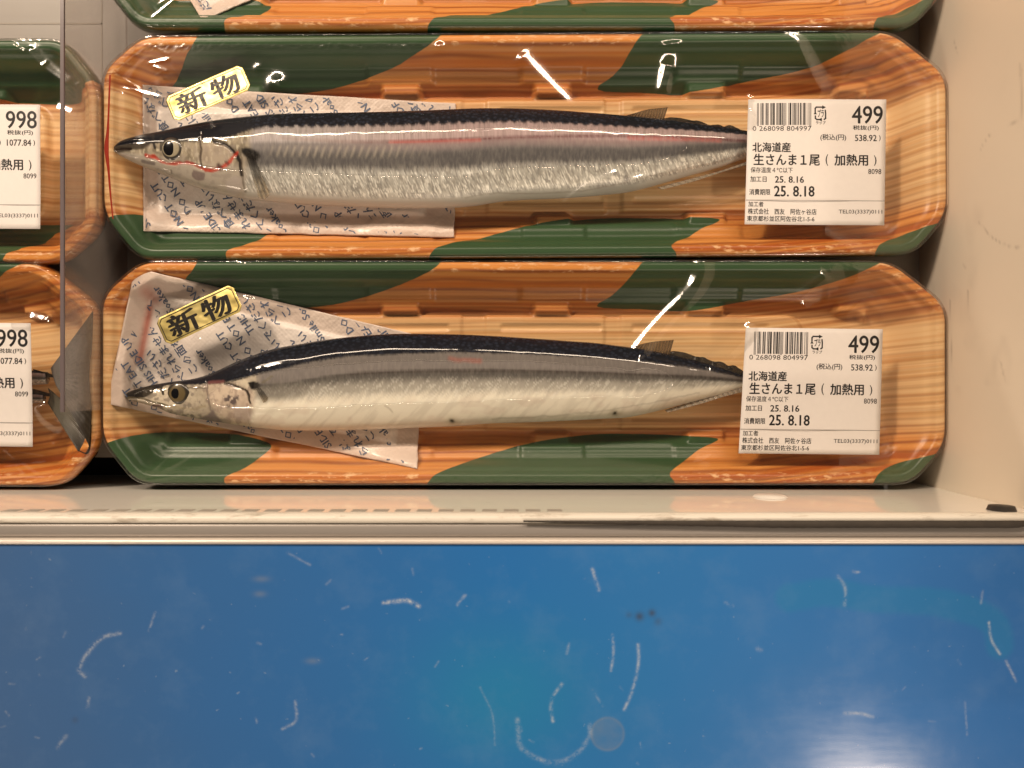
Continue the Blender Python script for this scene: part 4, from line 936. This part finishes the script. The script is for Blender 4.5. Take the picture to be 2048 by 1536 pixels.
p2.build_film(folds=[([(1383, 515), (1388, 545), (1365, 585), (1320, 630), (1280, 675), (1250, 715)], .9, 10), ([(478, 518), (470, 545), (462, 570)], .7, 8), ([(490, 590), (484, 620), (465, 648)], .7, 8), ([(400, 670), (385, 700), (365, 735), (335, 752)], .6, 8), ([(1650, 540), (1610, 570), (1585, 590)], .5, 9), ([(1500, 640), (1440, 700), (1400, 720)], .5, 9), ([(1710, 535), (1705, 555)], .4, 6), ([(1380, 870), (1400, 920)], .3, 7)],
              bumps=[(300, 560, 10, .4), (1677, 930, 12, .45), (1290, 705, 16, .25)], seed=2)
p0.build_film(seed=3); pl1.build_film(folds=[([(25, 80), (10, 100), (-10, 125)], .7, 9), ([(60, 90), (95, 130), (150, 170)], .35, 8), ([(110, 210), (150, 225)], .35, 8)], seed=4)
pl2.build_film(folds=[([(20, 640), (70, 634), (110, 640)], .5, 8), ([(40, 600), (90, 570), (120, 545)], .4, 9), ([(85, 805), (100, 830), (130, 850)], .3, 6)], bumps=[(60, 634, 16, .5)], seed=5)

def red_streak():
    # thin red liquid caught under the film along the rim of the upper tray
    c = smooth_pts([(220, 150), (218, 200), (216, 255), (213, 297), (217, 340), (221, 390), (226, 438)], 12); w_ = np.interp(np.arange(len(c)), [0, 20, 36, 50, len(c)-1], [1.6, 1.9, 4.6, 2.2, 1.2])
    V = []
    for (x, y), q in zip(c, w_):
        for o_, z in ((-q, 24.02), (0, 24.16), (q, 24.02)): X, Y = XY(x+o_, y, z); V.append((X, Y, z))
    V = np.array(V); u, v = p1.loc(V[:, 0], V[:, 1]); mesh('liquid_streak', np.stack([u, v, V[:, 2]], -1), gridfaces(len(c), 3)[:, ::-1], simple('red_liquid', (.36, .028, .012), .2), p1.root)
red_streak()

# ------------------------------------------------------------------ price labels (drawn in the px of a 2.844x enlargement of the upper label)
def lab_uv(zx, zy):
    v = (zy-558)/718.0; xl = 845-20*v; xr = 1635-13*v
    return (zx-xl)/(xr-xl), v
def rect(x0, y0, x1, y1): return np.array([(x0, y0), (x1, y0), (x1, y1), (x0, y1)], float), [(0, 1, 2, 3)]
def fit(txt, x0, y0, x1, y1, bold=0.0, res=2):
    V, F = copytext(txt, bold, res); a = V[:, :2].min(0); b = V[:, :2].max(0)
    q = (V[:, :2]-a)/(b-a); return np.stack([x0+q[:, 0]*(x1-x0), y1-q[:, 1]*(y1-y0)], -1), F
def barcode(x0, x1, y0, y1, seed):
    r = random.Random(seed); V = []; F = []; x = x0; mod = (x1-x0)/95.0
    pat = [1, 1, 1]+[0]*0; seq = [(1, 1, 1)]
    runs = [1, 1, 1]
    for d in range(6): k = r.choice([(3, 2, 1, 1), (2, 2, 2, 1), (2, 1, 2, 2), (1, 4, 1, 1), (1, 1, 3, 2), (1, 2, 3, 1), (1, 1, 1, 4), (1, 3, 1, 2), (1, 2, 1, 3), (3, 1, 1, 2)]); runs += [-k[0]]+[k[1], -k[2], k[3]] if False else []; seq.append(k)
    bars = []; pos = 0
    def put(ws, first):
        nonlocal pos; b = first
        for w_ in ws:
            if b: bars.append((pos, w_))
            pos += w_; b = not b
    put((1, 1, 1), True)
    for k in seq[1:]: put(k, False)
    put((1, 1, 1, 1, 1), False)
    for d in range(6): put(r.choice([(3, 2, 1, 1), (2, 2, 2, 1), (2, 1, 2, 2), (1, 4, 1, 1), (1, 1, 3, 2), (1, 2, 3, 1), (1, 1, 1, 4), (1, 3, 1, 2), (1, 2, 1, 3), (3, 1, 1, 2)]), True)
    put((1, 1, 1), True)
    for i, (p, w_) in enumerate(bars):
        long_ = p < 3 or 45 <= p < 50 or p >= 92
        v, f = rect(x0+p*mod, y0, x0+(p+w_)*mod, y1+(6 if long_ else 0)); F.append(tuple(len(V)+k for k in range(4))); V += v.tolist()
    return np.array(V), F
def merge(parts):
    VV = []; FF = []; o = 0
    for V, F in parts: VV.append(V); FF += [tuple(o+k for k in f) for f in F]; o += len(V)
    return np.vstack(VV), FF
def arc_mark():
    parts = []
    def ring(pts, w_):
        p = np.array(pts, float)
        for a, b in zip(p[:-1], p[1:]):
            d = (b-a)/np.linalg.norm(b-a); nrm = np.array((-d[1], d[0]))*w_/2; a2 = a-d*w_*.4; b2 = b+d*w_*.4
            parts.append((np.array([a2+nrm, b2+nrm, b2-nrm, a2-nrm]), [(0, 1, 2, 3)]))
    ring([(1226, 640), (1226, 612), (1232, 604), (1270, 604)], 8); ring([(1284, 622), (1286, 640), (1286, 668), (1278, 674)], 8); ring([(1262, 675), (1236, 675), (1227, 668), (1227, 655)], 8)
    parts.append((np.array([(1266, 594), (1288, 604), (1266, 616)], float), [(0, 1, 2)])); parts.append((np.array([(1264, 664), (1246, 675), (1264, 687)], float), [(0, 1, 2)])); parts.append((np.array([(1217, 645), (1236, 645), (1226, 630)], float), [(0, 1, 2)]))
    parts.append(fit('プラ', 1240, 617, 1276, 662, .03)); parts.append(fit('ラップ', 1230, 684, 1286, 703, .02))
    return merge(parts)
def price_label(pack, corners, label, price, taxed, code, product=True, seed=1):
    TL, TR, BR, BL = [np.array(c, float) for c in corners]
    r = empty('price_label', label, 'price label', 'price labels on the packs')
    # the label is stiff paper: smooth height over the film
    g = np.linspace(0, 1, 9); H = np.zeros((9, 9))
    for i, a in enumerate(g):
        for j, b in enumerate(g):
            p = (TL*(1-a)+TR*a)*(1-b)+(BL*(1-a)+BR*a)*b; x, y = XY(p[0], p[1], 25.5); H[i, j] = pack.film(np.array([x]), np.array([y]))[0]
    gi, gj = np.meshgrid(g, g, indexing='ij'); A = np.stack([np.ones(81), gi.ravel(), gj.ravel(), gi.ravel()**2, gj.ravel()**2], -1)
    co = np.linalg.lstsq(A, H.ravel(), rcond=None)[0]; res = (H.ravel()-A@co).max()
    def place(uv, dz):
        a, b = uv[:, :1], uv[:, 1:]
        P = (TL*(1-a)+TR*a)*(1-b)+(BL*(1-a)+BR*a)*b; a, b = uv[:, 0], uv[:, 1]
        z = co[0]+co[1]*a+co[2]*b+co[3]*a*a+co[4]*b*b+res*.9+.35+dz+.22*np.sin(a*7+seed)*np.sin(b*5+1)+.9*np.clip(a+b-1.55, 0, 1)**2+.7*np.clip(b-a-.6, 0, 1)**2
        x, y = XY(P[:, 0], P[:, 1], 25.5); return np.stack([x, y, z], -1)
    n = 24; uv = np.stack(np.meshgrid(np.linspace(0, 1, n), np.linspace(0, 1, n), indexing='ij'), -1).reshape(-1, 2)
    t = place(uv, 0); b = place(uv, -.12); F = gridfaces(n, n)[:, ::-1]; m = len(t)
    rr = np.concatenate([np.arange(n)*n, (n-1)*n+np.arange(1, n), np.arange(n-2, -1, -1)*n+n-1, np.arange(n-2, 0, -1)])
    F = np.vstack([F, F[:, ::-1]+m, np.stack([rr, np.roll(rr, -1), np.roll(rr, -1)+m, rr+m], -1)])
    mesh('paper', np.vstack([t, b]), F, M_PAPER, r, False)
    def put(name, geo, mat=M_INK, dz=.05):
        V, F = geo; q = np.stack(lab_uv(V[:, 0], V[:, 1]), -1); return mesh(name, place(q, dz), F, mat, r, False)
    B = .014
    put('barcode', merge([barcode(895, 1203, 580, 706, seed), fit(code, 870, 712, 1205, 740, .0)]))
    put('recycling_mark', arc_mark())
    put('price_figure', merge([fit(price, 1437, 595, 1615, 697, .012, 4)]))
    tx = [fit('税抜(円)', 1443, 706, 1592, 737, B), fit('(税込(円)', 1256, 757, 1405, 797, B), fit(taxed, 1455 if len(taxed) < 7 else 1440, 760, 1580, 797, B), fit(')', 1592, 762, 1602, 797, B)]
    put('tax_text', merge(tx))
    pr = [fit('加熱用', 1337, 872, 1530, 938, .024), fit('(', 1287, 872, 1302, 938, .008), fit(')', 1563, 878, 1578, 938, .008)]
    if product: pr += [fit('北海道産', 868, 805, 1088, 862, .026), fit('生さんま１尾', 875, 870, 1255, 938, .024)]
    put('product_name', merge(pr))
    put('code_text', fit('8098' if product else '8099', 1530, 955, 1605, 985, .006))
    dt = [fit('保存温度４℃以下', 858, 948, 1100, 980, .006), fit('加工日', 856, 1000, 950, 1033, B), fit('25. 8.16', 998, 998, 1165, 1036, .02), fit('消費期限', 850, 1073, 972, 1108, B), fit('25. 8.18', 993, 1053, 1226, 1115, .022)]
    put('date_text', merge(dt))
    put('divider_line', rect(831, 1135.5, 1624, 1139.5), M_GREYINK)
    put('maker_text', merge([fit('加工者', 845, 1145, 933, 1175, B), fit('株式会社　西友　阿佐ヶ谷店', 843, 1184, 1237, 1218, B), fit('TEL03(3337)0111', 1363, 1188, 1610, 1217, .004), fit('東京都杉並区阿佐谷北1-5-6', 838, 1226, 1225, 1258, B)]))
    return r
price_label(p1, [(1498, 197), (1775, 197), (1770, 450), (1490, 448)], 'white 499 price label over the tail of the shiny silver fish', '499', '538.92', '0 268098 804997', True, 5)
price_label(p2, [(1493, 655), (1768, 658), (1760, 910), (1478, 907)], 'white 499 price label over the tail of the matte cream bellied fish', '499', '538.92', '0 268098 804997', True, 5)
price_label(pl1, [(-198, 206), (78, 208), (78, 457), (-202, 455)], 'white 998 price label cut by the photo edge, in the tray with no fish showing', '998', '1077.84', '0 268098 809985', False, 8)
price_label(pl2, [(-218, 644), (59, 646), (63, 894), (-217, 891)], 'white 998 price label cut by the photo edge, beside the two fish tails', '998', '1077.84', '0 268098 809985', False, 8)

# ------------------------------------------------------------------ gold stickers
def sticker(pack, cpx, cpy, ang, w_, h_, label, cut=9):
    r = empty('gold_sticker', label, 'sticker', 'gold stickers on the film')
    c, s = math.cos(math.radians(ang)), math.sin(math.radians(ang))
    # plane fitted to the film below
    us = np.linspace(-w_/2, w_/2, 9); vs = np.linspace(-h_/2, h_/2, 5); U, V = np.meshgrid(us, vs, indexing='ij')
    def pxy(u, v): return cpx+u*c+v*s, cpy-u*s+v*c
    x, y = XY(*pxy(U, V), 26.5); H = pack.film(x, y); A = np.stack([np.ones(U.size), U.ravel(), V.ravel(), U.ravel()**2, V.ravel()**2], -1); co = np.linalg.lstsq(A, H.ravel(), rcond=None)[0]; res = (H.ravel()-A@co).max()
    def place(u, v, dz):
        z = co[0]+co[1]*u+co[2]*v+co[3]*u*u+co[4]*v*v+res*.8+.4+dz; a, b = pxy(u, v); x, y = XY(a, b, 26.5); return np.stack([x, y, z], -1)
    n, m = 60, 24; gu = np.linspace(-w_/2, w_/2, n); V_ = []
    for u in gu:
        e = h_/2-max(0, cut-(w_/2-abs(u)))
        for t in np.linspace(-1, 1, m): V_.append((u, t*e))
    V_ = np.array(V_); t = place(V_[:, 0], V_[:, 1], 0); b = place(V_[:, 0], V_[:, 1], -.12); F = gridfaces(n, m)[:, ::-1]; k = len(t)
    rr = np.concatenate([np.arange(n)*m, (n-1)*m+np.arange(1, m), np.arange(n-2, -1, -1)*m+m-1, np.arange(m-2, 0, -1)])
    F = np.vstack([F, F[:, ::-1]+k, np.stack([rr, np.roll(rr, -1), np.roll(rr, -1)+k, rr+k], -1)])
    mesh('foil', np.vstack([t, b]), F, M_GOLD, r, True)
    parts = []
    for ch, x0, x1 in (('新', -w_*.40, -w_*.02), ('物', w_*.04, w_*.40)):
        parts.append(fit(ch, x0, -h_*.38, x1, h_*.40, .032, 3))
    put = merge(parts); mesh('kanji', place(put[0][:, 0], put[0][:, 1], .05), put[1], M_STINK, r, False)
    i = 5.0; bw = 1.7; q = cut*.75; W, Hh = w_/2-i, h_/2-i; pr = []
    loop = [(-W+q, -Hh), (W-q, -Hh), (W, -Hh+q), (W, Hh-q), (W-q, Hh), (-W+q, Hh), (-W, Hh-q), (-W, -Hh+q)]
    for a, b in zip(loop, loop[1:]+loop[:1]):
        a, b = np.array(a), np.array(b); L = np.linalg.norm(b-a); d = (b-a)/L; nn = np.array((-d[1], d[0]))*bw/2; k = max(2, int(L/6)+1)
        for j in range(k-1):
            e, f = a+(b-a)*j/(k-1), a+(b-a)*(j+1)/(k-1); pr.append((np.array([e+nn, f+nn, f-nn, e-nn]), [(0, 1, 2, 3)]))
    g = merge(pr); mesh('border_line', place(g[0][:, 0], g[0][:, 1], .05), g[1], M_STINK, r, False)
sticker(p1, 415, 185, 24.0, 168, 56, 'gold foil sticker with black lettering above the head of the silver fish')
sticker(p2, 396, 629, 25.0, 170, 59, 'gold foil sticker with black lettering above the head of the cream bellied fish')
